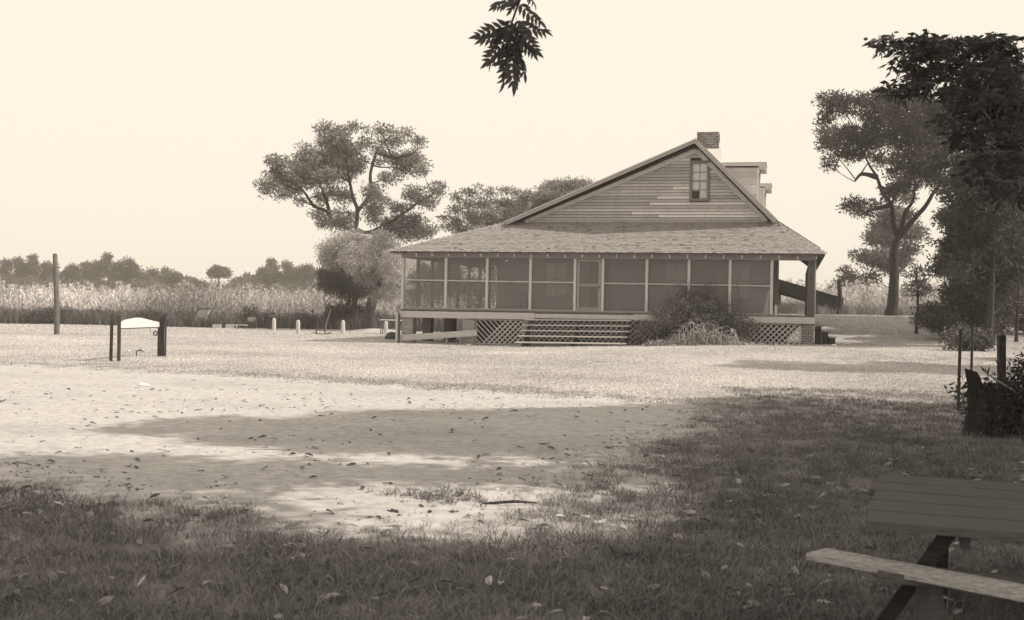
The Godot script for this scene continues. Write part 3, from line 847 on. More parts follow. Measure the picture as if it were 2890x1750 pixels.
func build_ground() -> void:
	var xs := []
	var zs := []
	var v := -420.0
	while v < 420.0:
		xs.append(v)
		v += 0.9 if absf(v) < 34.0 else (3.0 if absf(v) < 70.0 else 25.0)
	v = 60.0
	while v > -420.0:
		zs.append(v)
		v -= 0.7 if v < 4.0 and v > -72.0 else (3.0 if v > -110.0 else 25.0)
	var st := begin()
	for i in xs.size():
		for j in zs.size():
			st.set_smooth_group(1)
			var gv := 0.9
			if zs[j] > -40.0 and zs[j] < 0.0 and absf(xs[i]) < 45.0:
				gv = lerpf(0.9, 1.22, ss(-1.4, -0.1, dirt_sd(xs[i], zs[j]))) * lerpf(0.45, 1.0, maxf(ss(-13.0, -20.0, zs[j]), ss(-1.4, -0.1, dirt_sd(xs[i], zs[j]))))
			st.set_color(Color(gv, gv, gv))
			st.add_vertex(Vector3(xs[i], gy(xs[i], zs[j]), zs[j]))
	var n := zs.size()
	for i in xs.size() - 1:
		for j in n - 1:
			var a := i * n + j
			for k in [a, a + 1, a + n + 1, a, a + n + 1, a + n]:
				st.add_index(k)
	st.generate_normals()
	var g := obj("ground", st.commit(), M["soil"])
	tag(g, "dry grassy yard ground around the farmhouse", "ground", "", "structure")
	# the bare dirt drive as a sheet of its own, cut along its uneven edge
	var d := begin()
	var x := -26.0
	while x < 4.2:
		var z := -32.0
		var step := 0.2 if x > -8.0 else 0.5
		while z < -7.0:
			var c := [Vector2(x, z), Vector2(x + step, z), Vector2(x + step, z + step), Vector2(x, z + step)]
			var s := []
			for q in c:
				s.append(dirt_sd(q.x, q.y))
			if s.max() > 0.0:
				for t in [[0, 1, 2], [0, 2, 3]]:
					var poly := []
					for k in 3:
						var a: int = t[k]
						var b: int = t[(k + 1) % 3]
						if s[a] > 0.0:
							poly.append(c[a])
						if (s[a] > 0.0) != (s[b] > 0.0):
							poly.append((c[a] as Vector2).lerp(c[b], s[a] / (s[a] - s[b])))
					for k in range(1, poly.size() - 1):
						for q in [poly[0], poly[k], poly[k + 1]]:
							d.set_smooth_group(1)
							var rut := drive_rut(q.x, q.y)
							var dv := 0.97 + 0.2 * und.get_noise_2d(q.x * 2.2, q.y * 4.0) + 0.1 * und.get_noise_2d(q.x * 9.0 + 50.0, q.y * 12.0) + 0.07 * rut
							d.set_color(Color(dv, dv, dv))
							d.add_vertex(on(q.x, q.y, lerpf(-0.03, 0.012, ss(0.0, 0.3, dirt_sd(q.x, q.y))) - 0.006 * rut + 0.004 * und.get_noise_2d(q.x * 20.0, q.y * 20.0)))
			z += step
		x += step
	d.generate_normals()
	tag(obj("dirt_drive", d.commit(), M["dirt"]), "pale bare dirt drive crossing the yard", "drive", "", "structure")
	# fallen leaves
	var lm := []
	for k in 4:
		var ls := begin()
		var len_ := 0.12 + 0.015 * k
		var w := 0.045 + 0.008 * k
		for i in 4:
			var u0 := i / 4.0
			var u1 := (i + 1) / 4.0
			var w0 := w * sin(PI * pow(u0, 0.8)) * 0.5 + 0.001
			var w1 := w * sin(PI * pow(u1, 0.8)) * 0.5 + 0.001
			var y0 := 0.016 * sin(u0 * 3.0 + k) + 0.012
			var y1 := 0.016 * sin(u1 * 3.0 + k) + 0.012
			var a := Vector3(len_ * (u0 - 0.5), y0, 0)
			var b := Vector3(len_ * (u1 - 0.5), y1, 0)
			quad(ls, a, a + Vector3(0, 0.009, w0), b + Vector3(0, 0.009, w1), b)
			quad(ls, a + Vector3(0, 0.009, -w0), a, b, b + Vector3(0, 0.009, -w1))
		lm.append(done(ls))
	var made := 0
	while made < 280:
		var z := -rng.randf_range(4.6, 13.0)
		var lx := rng.randf_range(-0.5, 0.5) * (-z) * 0.98
		if dirt_sd(lx, z) > -0.1 and rng.randf() > 0.12:
			continue
		var s := rng.randf_range(0.4, 0.9)
		var b := Basis(Vector3.UP, rng.randf() * TAU) * Basis(Vector3(1, 0, 0), rng.randf_range(-0.6, 0.6)) * Basis(Vector3(0, 0, 1), rng.randf_range(-0.3, 0.3))
		obj("fallen_leaf", lm[rng.randi() % 4], M[["leaf_dry", "leaf_dry_b", "leaf_dry_c"][rng.randi() % 3]], g, Transform3D(b.scaled(Vector3(s, s, s)), on(lx, z, 0.02)))
		made += 1
	var xs2 := []
	var cs := []
	for i in 2600:
		var z := -pow(rng.randf(), 0.7) * 24.0 - 4.0
		var lx := rng.randf_range(-0.55, 0.55) * (-z)
		var inside := dirt_sd(lx, z) > 0.0
		if inside and rng.randf() > 0.3 or z < -19.0:
			continue
		var s := rng.randf_range(0.3, 0.8)
		var b := Basis(Vector3.UP, rng.randf() * TAU) * Basis(Vector3(1, 0, 0), rng.randf_range(-0.7, 0.7))
		xs2.append(Transform3D(b.scaled(Vector3(s, s, s)), on(lx, z, 0.012 if inside else 0.03)))
		var t := rng.randf_range(0.25, 0.8) if not inside else rng.randf_range(0.12, 0.4)
		cs.append(Color(t, t, t))
	tag(multi("leaf_litter", lm[1], M["litter"], xs2, cs), "small dry leaves scattered over the shaded yard", "leaves")
	# clods and twigs on the dirt
	var cm := begin()
	for i in 9:
		var c := Vector3(rng.randf_range(-0.05, 0.05), rng.randf_range(0.0, 0.02), rng.randf_range(-0.05, 0.05))
		add_box(cm, c, Vector3(rng.randf_range(0.02, 0.07), rng.randf_range(0.01, 0.03), rng.randf_range(0.02, 0.05)), Basis(rdir(), rng.randf() * 3.0))
	var clod := done(cm)
	xs2 = []
	cs = []
	for i in 14000:
		var z := -rng.randf_range(7.5, 27.0)
		var lx := rng.randf_range(-0.52, 0.3) * (-z)
		if dirt_sd(lx, z) < 0.05:
			continue
		if und.get_noise_2d(lx * 5.0, z * 5.0) < 0.02 and rng.randf() < 0.75:
			continue
		var s := rng.randf_range(0.05, 0.2) * (2.2 if rng.randf() < 0.05 else 1.0)
		xs2.append(Transform3D(Basis(Vector3.UP, rng.randf() * TAU).scaled(Vector3(s * rng.randf_range(0.6, 1.8), s * 0.8, s)), on(lx, z, 0.008)))
		var t := rng.randf_range(0.35, 1.1)
		cs.append(Color(t, t, t))
	tag(multi("dirt_clods", clod, M["clod"], xs2, cs), "small clods and bits of bark on the dirt drive", "clods")

func tuft(n: int, radius: float, hgt: float, wid: float, lean: float) -> ArrayMesh:
	var st := begin()
	for i in n:
		var a := rng.randf() * TAU
		var p := Vector3(cos(a), 0, sin(a)) * radius * sqrt(rng.randf())
		var d := Vector3(rng.randf_range(-1, 1), 0, rng.randf_range(-1, 1)) * lean
		var hh := hgt * rng.randf_range(0.5, 1.2)
		var side := Vector3(cos(a * 3.1), 0, sin(a * 3.1)) * wid
		var m := p + d * hh * 0.4 + Vector3.UP * hh * 0.6
		var t := p + d * hh * 1.2 + Vector3.UP * hh * 0.9
		var v := rng.randf_range(0.8, 1.2)
		var c := Color(v, v, v)
		quad(st, p - side, m - side * 0.8, m + side * 0.8, p + side, c)
		tri(st, m - side * 0.8, t, m + side * 0.8, c)
	return done(st)

func build_grass() -> void:
	var near := tuft(16, 0.09, 0.085, 0.0026, 0.9)
	var midm := tuft(14, 0.17, 0.034, 0.006, 0.9)
	var farm := tuft(14, 0.4, 0.04, 0.012, 0.9)
	# long shaded grass of the foreground
	var xs := []
	var cs := []
	for i in 42000:
		var z := -4.2 - 18.0 * pow(rng.randf(), 1.35)
		var x := rng.randf_range(-0.56, 0.62) * (-z) + rng.randf_range(-1.5, 2.5)
		var sd := dirt_sd(x, z)
		if sd > 0.35 or rng.randf() < ss(-0.8, 0.28, sd):
			continue
		if und.get_noise_2d(x * 9.0, z * 9.0) < -0.12 and rng.randf() < 0.6:
			continue
		if z < -18.0 and x < 4.0:
			continue
		var s := rng.randf_range(0.55, 1.35) * lerpf(1.0, 0.55, ss(-1.0, 0.1, sd))
		xs.append(Transform3D(Basis(Vector3.UP, rng.randf() * TAU).scaled(Vector3(s, s * rng.randf_range(0.35, 1.15), s)), on(x, z, -0.005)))
		var t := rng.randf_range(0.5, 1.15) * (1.0 + 0.5 * und.get_noise_2d(x * 3.0, z * 3.0))
		cs.append(Color(t, t, t))
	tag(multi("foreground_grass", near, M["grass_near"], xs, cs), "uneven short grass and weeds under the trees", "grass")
	xs = []
	cs = []
	for i in 70000:
		var z := -17.0 - 33.0 * pow(rng.randf(), 1.1)
		var x := rng.randf_range(-0.54, 0.62) * (-z)
		var e := dirt_sd(x, z)
		if e > 0.4 or rng.randf() < ss(-0.9, 0.35, e):
			continue
		var s := rng.randf_range(0.6, 1.3)
		xs.append(Transform3D(Basis(Vector3.UP, rng.randf() * TAU).scaled(Vector3(s, s * rng.randf_range(0.5, 1.3), s)), on(x, z, -0.004)))
		var t := rng.randf_range(0.8, 1.15) * (1.0 + 0.35 * und.get_noise_2d(x * 1.6, z * 1.6))
		# a rougher, greener fringe along the edge of the drive
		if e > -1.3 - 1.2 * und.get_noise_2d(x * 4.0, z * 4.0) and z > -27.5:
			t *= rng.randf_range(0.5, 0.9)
		cs.append(Color(t, t, t))
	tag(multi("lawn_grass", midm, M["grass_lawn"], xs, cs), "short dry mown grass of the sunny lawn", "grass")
	xs = []
	cs = []
	for i in 16000:
		var z := -49.0 - 17.0 * rng.randf()
		var x := rng.randf_range(-0.54, 0.62) * (-z)
		var s := rng.randf_range(0.6, 1.3)
		xs.append(Transform3D(Basis(Vector3.UP, rng.randf() * TAU).scaled(Vector3(s, s * rng.randf_range(0.5, 1.3), s)), on(x, z, -0.004)))
		var t := rng.randf_range(0.85, 1.15)
		cs.append(Color(t, t, t))
	tag(multi("far_lawn_grass", farm, M["grass_lawn"], xs, cs), "far part of the mown lawn before the cornfield", "grass")

func build_corn() -> void:
	var st := begin()
	add_tube(st, [Vector3.ZERO, Vector3(0.02, 1.1, 0), Vector3(0.0, 2.15, 0.02)], [0.016, 0.013, 0.006], 4, Color(1, 1, 1), false)
	for i in 9:
		var a := i * 2.5 + rng.randf()
		var y := 0.35 + i * 0.19
		var d := Vector3(cos(a), 0, sin(a))
		var s := Vector3(-d.z, 0, d.x) * 0.035
		var v := rng.randf_range(0.7, 1.15)
		var c := Color(v, v, v)
		var p0 := Vector3(0, y, 0)
		var p1 := p0 + d * 0.2 + Vector3.UP * 0.2
		var p2 := p0 + d * 0.42 + Vector3.UP * 0.16
		var p3 := p0 + d * 0.62 - Vector3.UP * 0.12
		quad(st, p0 - s * 0.6, p1 - s, p1 + s, p0 + s * 0.6, c)
		quad(st, p1 - s, p2 - s * 0.9, p2 + s * 0.9, p1 + s, c)
		tri(st, p2 - s * 0.9, p3, p2 + s * 0.9, c)
	for i in 6:
		var a := i * 1.05
		var d := Vector3(cos(a) * 0.12, 0.26, sin(a) * 0.12)
		var p := Vector3(0, 2.1, 0.02)
		tri(st, p, p + d + Vector3(0.02, 0, 0), p + d * 0.6 - Vector3(0.02, 0, 0), Color(1.25, 1.2, 1.1))
	var stalk := done(st)
	var xs := []
	var cs := []
	var z := -69.5
	while z > -105.0:
		var x := -56.0
		var stop := 3.0
		while x < stop:
			if rng.randf() < 0.9:
				var s := rng.randf_range(0.72, 1.1) * (0.93 + 0.4 * und.get_noise_2d(x * 1.3, z * 1.3))
				xs.append(Transform3D(Basis(Vector3.UP, rng.randf() * TAU).scaled(Vector3(s, s, s)), Vector3(x + rng.randf_range(-0.1, 0.1), 0, z + rng.randf_range(-0.12, 0.12))))
				var t := rng.randf_range(0.7, 1.2) * (1.0 + 0.6 * und.get_noise_2d(x * 1.7 + 90.0, z))
				cs.append(Color(t, t, t))
			x += 0.3
		z -= 0.95 if z > -80.0 else 2.4
	tag(multi("corn_field", stalk, M["corn"], xs, cs), "field of tall ripening corn behind the left-hand fence", "corn field")
	xs = []
	cs = []
	z = -70.0
	while z > -95.0:
		var x := 8.0
		while x < 50.0:
			if rng.randf() < 0.85:
				var s := rng.randf_range(0.6, 1.0)
				xs.append(Transform3D(Basis(Vector3.UP, rng.randf() * TAU).scaled(Vector3(s, s, s)), Vector3(x + rng.randf_range(-0.1, 0.1), gy(x, z), z + rng.randf_range(-0.2, 0.2))))
				var t := rng.randf_range(0.8, 1.3)
				cs.append(Color(t, t, t))
			x += 0.32
		z -= 1.3
	tag(multi("right_corn_field", stalk, M["corn"], xs, cs), "sunlit tall corn and weeds beyond the right-hand fence", "corn field")

func build_weeds() -> void:
	# weeds along the left fence, then shrubs one by one
	var wm := tuft(26, 0.35, 0.75, 0.012, 0.55)
	var xs := []
	var cs := []
	for i in 2600:
		var x := rng.randf_range(-36.0, -3.0)
		var z := -65.6 - 3.6 * rng.randf()
		var s := rng.randf_range(0.5, 1.35)
		xs.append(Transform3D(Basis(Vector3.UP, rng.randf() * TAU).scaled(Vector3(s, s, s)), on(x, z)))
		var t := rng.randf_range(0.5, 1.1)
		cs.append(Color(t, t, t))
	tag(multi("fence_weeds", wm, M["weeds"], xs, cs), "tall weeds grown up along the left wire fence", "weeds")
	xs = []
	cs = []
	for i in 1500:
		var x := rng.randf_range(11.0, 44.0)
		var z := -63.0 - 7.0 * rng.randf()
		var s := rng.randf_range(0.4, 1.1)
		xs.append(Transform3D(Basis(Vector3.UP, rng.randf() * TAU).scaled(Vector3(s, s, s)), on(x, z)))
		var t := rng.randf_range(0.6, 1.2)
		cs.append(Color(t, t, t))
	tag(multi("field_weeds", wm, M["weeds_pale"], xs, cs), "sunlit weeds around the foot of the tall tree", "weeds")
	var cl := cluster(26, 0.3, 0.12, 0.05, 0.0)
	var list := [[-26.4, -66.2, 2.6, 0.8, "low dark shrub at the far left end of the fence"], [-24.0, -66.6, 2.0, 0.75, "low shrub between the pole and the far left edge"], [-20.9, -66.4, 2.4, 0.85, "spreading shrub just right of the leaning pole"], [-18.9, -67.0, 1.8, 0.8, "shrub behind the white arched board"], [-14.9, -66.3, 1.3, 1.15, "dark bush growing right of the first crate"], [-13.9, -66.0, 1.2, 0.95, "rounded bush left of the stacked crate"], [-11.9, -66.0, 1.2, 0.95, "small bush between the two right-hand crates"], [-10.4, -66.4, 1.9, 1.35, "dark bush behind the leftmost stone post"], [-9.6, -66.8, 2.2, 1.6, "dark bush behind the rocking chair"], [-8.2, -67.2, 2.0, 0.95, "dark bush left of the thick tree trunk"], [-5.6, -68.5, 1.5, 1.0, "low bush right of the thick tree trunk"], [-12.7, -68.0, 1.4, 1.0, "pale bush by the fence behind the stacked crate"]]
	list += [[-5.6, -73.0, 3.6, 4.4, "tall bush seen through the left end of the porch"], [-2.2, -74.0, 4.2, 5.0, "dense tall bush hidden mostly behind the porch"], [-4.2, -76.0, 4.2, 5.4, "tall bush behind the porch bushes"]]
	list += [[17.6, -47.0, 2.4, 1.5, "weedy bush at the edge of the sunny lawn below the saplings"], [20.2, -48.5, 3.0, 1.9, "weedy bush between the sapling trunks at the right"], [22.6, -50.5, 3.2, 2.1, "weedy bush at the right edge behind the saplings"], [15.4, -38.5, 1.7, 0.6, "low weedy bush around the foot of the dark dense tree"]]
	for q in list:
		var t := thing("shrub", q[4], "shrub", on(q[0], q[1]), rng.randf() * TAU, "shrubs along the left fence" if q[0] < 8.0 else "weedy bushes along the right side")
		var st := begin()
		for k in 7:
			var d := Vector3(rng.randf_range(-1, 1) * q[2] * 0.35, q[3] * rng.randf_range(0.5, 0.85), rng.randf_range(-0.3, 0.3))
			add_tube(st, [Vector3(0, -0.05, 0), d * 0.5 + rdir() * 0.05, d], [0.02, 0.014, 0.006], 4)
		obj("stems", done(st), M["bark"], t)
		var xs2 := []
		var cs2 := []
		crown_x(blob_clumps(q[2], 0.05, q[3], 10, 0.45), 110.0, 1.0, xs2, cs2)
		multi("foliage", cl, M["leaf_shrub"], xs2, cs2, t)

func build_left_yard() -> void:
	# leaning pole
	var pole := obj("utility_pole", tube([Vector3(0, -0.3, 0), Vector3(0.0, 0.6, 0), Vector3(-0.03, 1.5, 0.01), Vector3(-0.08, 2.5, 0.0), Vector3(-0.125, 3.3, 0.0), Vector3(-0.13, 3.37, 0.0)], [0.118, 0.113, 0.106, 0.103, 0.094, 0.06], 14), M["pole_wood"], self, Transform3D(Basis(), on(-18.9, -47.8)))
	tag(pole, "tall bare wooden pole leaning slightly left on the lawn", "pole")
	# the two pairs of dark posts with the white arched board between them
	var names := [["dark square post, outer one of the left pair by the white board", -9.83, -28.25, 0.075, 1.16, 0.12], ["dark square post touching the left end of the white board", -9.62, -28.2, 0.085, 1.13, 0.12], ["wide dark post touching the right end of the white board", -9.33, -30.6, 0.17, 1.14, 0.1], ["thin dark post right of the wide post by the white board", -9.195, -30.55, 0.05, 1.15, 0.1]]
	for q in names:
		var p := obj("square_post", box(Vector3(q[3], q[4] + 0.2, q[5]), Vector3(0, q[4] * 0.5 - 0.1, 0), Basis(), 0.004), M["post_dark"], self, Transform3D(Basis(Vector3(0, 0, 1), rng.randf_range(-0.008, 0.004)) * Basis(Vector3.UP, 0.3), on(q[1], q[2])))
		tag(p, q[0], "post", "dark posts around the white board")
	var st := begin()
	var a := Vector3(-9.6, 0, -28.2)
	var b := Vector3(-9.36, 0, -30.5)
	var n := 16
	var prof := [0.14, 0.17, 0.2, 0.215, 0.225, 0.235, 0.245, 0.25, 0.245, 0.23, 0.215, 0.195, 0.18, 0.165, 0.15, 0.135, 0.115]
	var dirv := (b - a).normalized()
	var nv := Vector3(dirv.z, 0, -dirv.x) * 0.02
	for i in n:
		var p := a.lerp(b, float(i) / n)
		var q := a.lerp(b, float(i + 1) / n)
		var lo0 := 0.02 if i > 0 else 0.05
		var lo := 0.8
		hexa(st, [q + Vector3(0, lo, 0) + nv, q + Vector3(0, lo, 0) - nv, p + Vector3(0, lo, 0) - nv, p + Vector3(0, lo + lo0 - 0.02, 0) + nv, q + Vector3(0, lo + prof[i + 1], 0) + nv, q + Vector3(0, lo + prof[i + 1], 0) - nv, p + Vector3(0, lo + prof[i], 0) - nv, p + Vector3(0, lo + prof[i], 0) + nv])
	var wb := thing("arched_board", "white painted arched board held between two pairs of dark posts", "board", Vector3.ZERO)
	obj("panel", done(st), M["white_paint"], wb)
	obj("bottom_rail", bar(a + Vector3(0, 0.785, 0), b + Vector3(0, 0.785, 0), 0.05, 0.022), M["post_dark"], wb)
	var rp := []
	for i in 9:
		rp.append(Vector3(0, 0.16 * i / 8.0 - 0.16, 0.0))
	obj("hanging_wire", tube([Vector3(-9.42, 0.78, -30.0), Vector3(-9.42, 0.66, -30.0)], [0.006, 0.006], 5), M["iron"], wb)
	var pl := thing("pulley_wheel", "small metal wheel fixed to the left side of the wide dark post", "wheel", Vector3(-9.44, 0.62, -30.5))
	var ring := []
	var rr := []
	for i in 17:
		var ang := TAU * i / 16.0
		ring.append(Vector3(cos(ang) * 0.055, sin(ang) * 0.055, 0))
		rr.append(0.014)
	obj("rim", tube(ring, rr, 6), M["iron"], pl)
	obj("hub", tube([Vector3(0, 0, -0.05), Vector3(0, 0, 0.05)], [0.018, 0.018], 8), M["steel"], pl)
	for k in 3:
		var ang := k * PI / 3.0
		obj("spoke", tube([Vector3(cos(ang), sin(ang), 0) * 0.054, -Vector3(cos(ang), sin(ang), 0) * 0.054], [0.006, 0.006], 4), M["steel"], pl)
	var tp := thing("water_tap", "short bent water pipe with a tap beside the wide dark post", "tap", on(-9.9, -30.6))
	obj("pipe", tube([Vector3(-0.07, -0.1, 0), Vector3(-0.07, 0.12, 0), Vector3(-0.05, 0.145, 0), Vector3(0.08, 0.15, 0), Vector3(0.11, 0.12, 0)], [0.016, 0.016, 0.016, 0.014, 0.013], 7), M["iron"], tp)
	obj("handle", tube([Vector3(0.03, 0.15, 0), Vector3(0.03, 0.21, 0), Vector3(0.03, 0.215, 0.03)], [0.008, 0.008, 0.012], 5), M["iron"], tp)
	# wire fence
	var wf := thing("wire_fence", "wire fence on thin steel posts in front of the cornfield", "fence", Vector3.ZERO)
	var fx := [-28.5, -26.6, -24.4, -22.7, -21.0, -19.35, -17.5, -15.6, -13.55, -11.6, -9.7, -7.8]
	for x in fx:
		obj("post", tube([on(x, -66.9, -0.1), on(x + rng.randf_range(-0.03, 0.03), -66.9, 1.12)], [0.022, 0.02], 6), M["iron"], wf)
	for k in 4:
		var pts := []
		var rad := []
		for x in fx:
			pts.append(on(x, -66.87, 0.25 + k * 0.27))
			rad.append(0.004)
		obj("wire", tube(pts, rad, 4), M["iron"], wf)
	# old door screen leaning on the fence
	var sc := thing("leaning_screen", "old wooden screen frame leaning back beside the fence", "screen frame", on(-18.1, -65.8))
	var lean := 0.42
	var bx := Vector3(1, 0, -0.15).normalized()
	var upv := Vector3(sin(lean), cos(lean), -0.12).normalized()
	for k in 2:
		var o := bx * (-0.32 + 0.66 * k)
		obj("stile", bar(o, o + upv * 1.2, 0.07, 0.04, Vector3(0, 0, 1)), M["wood_dark" if k == 0 else "wood_bright"], sc)
	obj("rail", bar(bx * -0.36 + upv * 1.2, bx * 0.38 + upv * 1.2, 0.06, 0.07), M["wood_dark"], sc)
	obj("rail", bar(bx * -0.3 + upv * 0.03, bx * 0.32 + upv * 0.03, 0.04, 0.05), M["wood_dim"], sc)
	var ms := begin()
	quad(ms, bx * -0.3, bx * -0.3 + upv * 1.18, bx * 0.32 + upv * 1.18, bx * 0.32)
	obj("mesh_panel", done(ms), M["mesh_grey"], sc)
	# crates, blocks and a plank by the fence
	var crates := [["dark slatted crate right of the leaning screen", -17.2, -65.6, 0.5, 0.4], ["dark wide crate with a pale tub on it by the fence", -14.75, -65.0, 0.66, 0.36], ["tall dark crate left of the leftmost stone post", -13.35, -64.2, 0.5, 0.66]]
	for q in crates:
		var c := thing("crate", q[0], "crate", on(q[1], q[2]), 0.1, "crates by the fence")
		var ns := int(q[4] / 0.11)
		for k in ns:
			obj("slat", box(Vector3(q[3], q[4] / ns - 0.012, 0.02), Vector3(0, (k + 0.5) * q[4] / ns, 0.2)), M["post_dark"], c)
			obj("slat", box(Vector3(0.02, q[4] / ns - 0.012, 0.4), Vector3(-q[3] * 0.5, (k + 0.5) * q[4] / ns, 0)), M["post_dark"], c)
			obj("slat", box(Vector3(0.02, q[4] / ns - 0.012, 0.4), Vector3(q[3] * 0.5, (k + 0.5) * q[4] / ns, 0)), M["post_dark"], c)
		obj("lid", box(Vector3(q[3] + 0.05, 0.025, 0.46), Vector3(0, q[4] + 0.012, 0)), M["wood_dark"], c)
		obj("inside", box(Vector3(q[3] - 0.04, q[4] - 0.03, 0.36), Vector3(0, q[4] * 0.5, 0)), M["dark_inside"], c)
	var tub := obj("wash_tub", lathe([Vector2(0.01, 0.0), Vector2(0.2, 0.0), Vector2(0.24, 0.22), Vector2(0.26, 0.235), Vector2(0.23, 0.22), Vector2(0.19, 0.02), Vector2(0.01, 0.02)], 18), M["tin_grey"], self, Transform3D(Basis(), on(-14.7, -65.0, 0.385)))
	tag(tub, "pale metal tub standing on the wide dark crate", "tub")
	for q in [["pale stone block under the leaning screen's crate", -16.7, -65.2, 0.45, 0.2], ["long pale stone block left of the wide crate", -15.85, -65.0, 0.58, 0.22]]:
		tag(obj("stone_block", box(Vector3(q[3], q[4], 0.25), Vector3(0, q[4] * 0.5, 0), Basis(), 0.01), M["stone_pale"], self, Transform3D(Basis(), on(q[1], q[2]))), q[0], "block", "stone blocks by the fence")
	var pb := thing("plank_bench", "low pale plank bench left of the wide crate", "bench", on(-15.25, -64.7))
	obj("seat", box(Vector3(0.75, 0.035, 0.22), Vector3(0, 0.2, 0)), M["wood_white"], pb)
	for x in [-0.3, 0.3]:
		obj("leg", box(Vector3(0.05, 0.19, 0.2), Vector3(x, 0.088, 0)), M["wood_dark"], pb)
	# round-topped stone posts
	var bl := [["round-topped pale stone post right of the tall crate, leftmost of four", -12.4, -60.0], ["round-topped pale stone post left of the rocking chair", -10.4, -56.0], ["round-topped pale stone post right of the rocking chair", -8.3, -56.6], ["round-topped pale stone post in front of the small white table", -6.25, -57.2]]
	var bm := lathe([Vector2(0.105, -0.1), Vector2(0.102, 0.25), Vector2(0.095, 0.54), Vector2(0.085, 0.6), Vector2(0.06, 0.645), Vector2(0.025, 0.668), Vector2(0.0, 0.672)], 16, 0.02)
	for q in bl:
		tag(obj("stone_post", bm, M["stone_pale"], self, Transform3D(Basis(Vector3.UP, rng.randf() * 6.0), on(q[1], q[2]))), q[0], "stone post", "round-topped stone posts on the lawn")
	# rocking chair, seen from its side
	var rc := thing("rocking_chair", "dark ladder-back rocking chair facing left under the trees", "chair", on(-9.15, -55.2), 0.22)
	for s in [-0.24, 0.24]:
		var pts := []
		var rad := []
		for i in 9:
			var u := i / 8.0 - 0.5
			pts.append(Vector3(u * 0.85 + 0.06, 0.02 + u * u * 0.28, s))
			rad.append(0.018)
		obj("rocker", tube(pts, rad, 6), M["chair_dark"], rc)
		obj("front_leg", tube([Vector3(-0.22, 0.05, s), Vector3(-0.19, 0.4, s), Vector3(-0.18, 0.6, s)], [0.02, 0.022, 0.018], 7), M["chair_dark"], rc)
		obj("back_post", tube([Vector3(0.2, 0.05, s), Vector3(0.21, 0.38, s), Vector3(0.3, 0.75, s), Vector3(0.42, 1.18, s)], [0.02, 0.022, 0.02, 0.016], 7), M["chair_dark" if s < 0 else "chair_worn"], rc)
		obj("armrest", box(Vector3(0.5, 0.025, 0.06), Vector3(0.04, 0.61, s)), M["chair_dark"], rc)
		obj("stretcher", tube([Vector3(-0.21, 0.2, s), Vector3(0.2, 0.17, s)], [0.012, 0.012], 6), M["chair_dark"], rc)
	obj("seat", box(Vector3(0.46, 0.035, 0.5), Vector3(0.01, 0.39, 0), Basis(Vector3(0, 0, 1), -0.08)), M["chair_dark"], rc)
	for k in 4:
		var y := 0.55 + k * 0.17
		obj("back_slat", box(Vector3(0.015, 0.08, 0.46), Vector3(0.225 + (y - 0.4) * 0.27, y, 0), Basis(Vector3(0, 0, 1), -0.27)), M["chair_dark"], rc)
	obj("stretcher", tube([Vector3(-0.215, 0.22, -0.24), Vector3(-0.215, 0.22, 0.24)], [0.012, 0.012], 6), M["chair_dark"], rc)
	var chairs := [["dark rocking chair on the porch behind the second screen from the left", 2.7, 1.4, 0.5], ["dark rocking chair on the porch behind the third screen from the left", 4.3, 1.7, -2.6]]
	for q in chairs:
		var cc: Node3D = rc.duplicate()
		cc.name = numbered("rocking_chair")
		add_child(cc)
		cc.position = hp(q[1], FLOOR + 0.005, q[2])
		cc.rotation.y = q[3]
		tag(cc, q[0], "chair")
	# small table by the trunk
	var tb := thing("small_table", "small white-topped table with thin legs beside the thick trunk", "table", on(-6.1, -57.9), -0.1)
	obj("tabletop", box(Vector3(1.05, 0.035, 0.6), Vector3(0, 0.71, 0)), M["wood_white"], tb)
	for x in [-0.46, 0.46]:
		for z in [-0.24, 0.24]:
			obj("leg", bar(Vector3(x * 0.85, 0.695, z * 0.9), Vector3(x, 0, z), 0.045, 0.045, Vector3(0, 0, 1)), M["wood_dim"], tb)
	obj("shelf", box(Vector3(0.8, 0.025, 0.4), Vector3(0, 0.28, 0)), M["wood_dim"], tb)
	# upturned iron wash pot
	tag(obj("wash_pot", lathe([Vector2(0.3, 0.0), Vector2(0.315, 0.03), Vector2(0.3, 0.12), Vector2(0.27, 0.22), Vector2(0.2, 0.31), Vector2(0.1, 0.355), Vector2(0.0, 0.37)], 20), M["iron"], self, Transform3D(Basis(), on(-5.15, -49.5, -0.03))), "black iron wash pot lying upside down by the corner of the house", "pot")
	# heap of earth round the trunk
	var mound := lathe([Vector2(1.5, -0.05), Vector2(1.1, 0.06), Vector2(0.7, 0.13), Vector2(0.3, 0.17), Vector2(0.0, 0.18)], 20, 0.15)
	tag(obj("earth_mound", mound, M["dirt"], self, Transform3D(Basis().scaled(Vector3(1.3, 1, 0.8)), on(-7.4, -62.4))), "low mound of pale earth around the thick tree trunk", "mound")
	# scattered pale stones and scraps
	var rockm := []
	for k in 3:
		var s := SphereMesh.new()
		s.radius = 0.5
		s.height = 0.8
		s.radial_segments = 9
		s.rings = 5
		var ar := s.get_mesh_arrays()
		var vs: PackedVector3Array = ar[Mesh.ARRAY_VERTEX]
		for i in vs.size():
			var p := vs[i]
			vs[i] = p * (1.0 + 0.35 * und.get_noise_3d(p.x * 30.0 + k * 40.0, p.y * 30.0, p.z * 30.0))
		ar[Mesh.ARRAY_VERTEX] = vs
		var am := ArrayMesh.new()
		am.add_surface_from_arrays(Mesh.PRIMITIVE_TRIANGLES, ar)
		rockm.append(am)
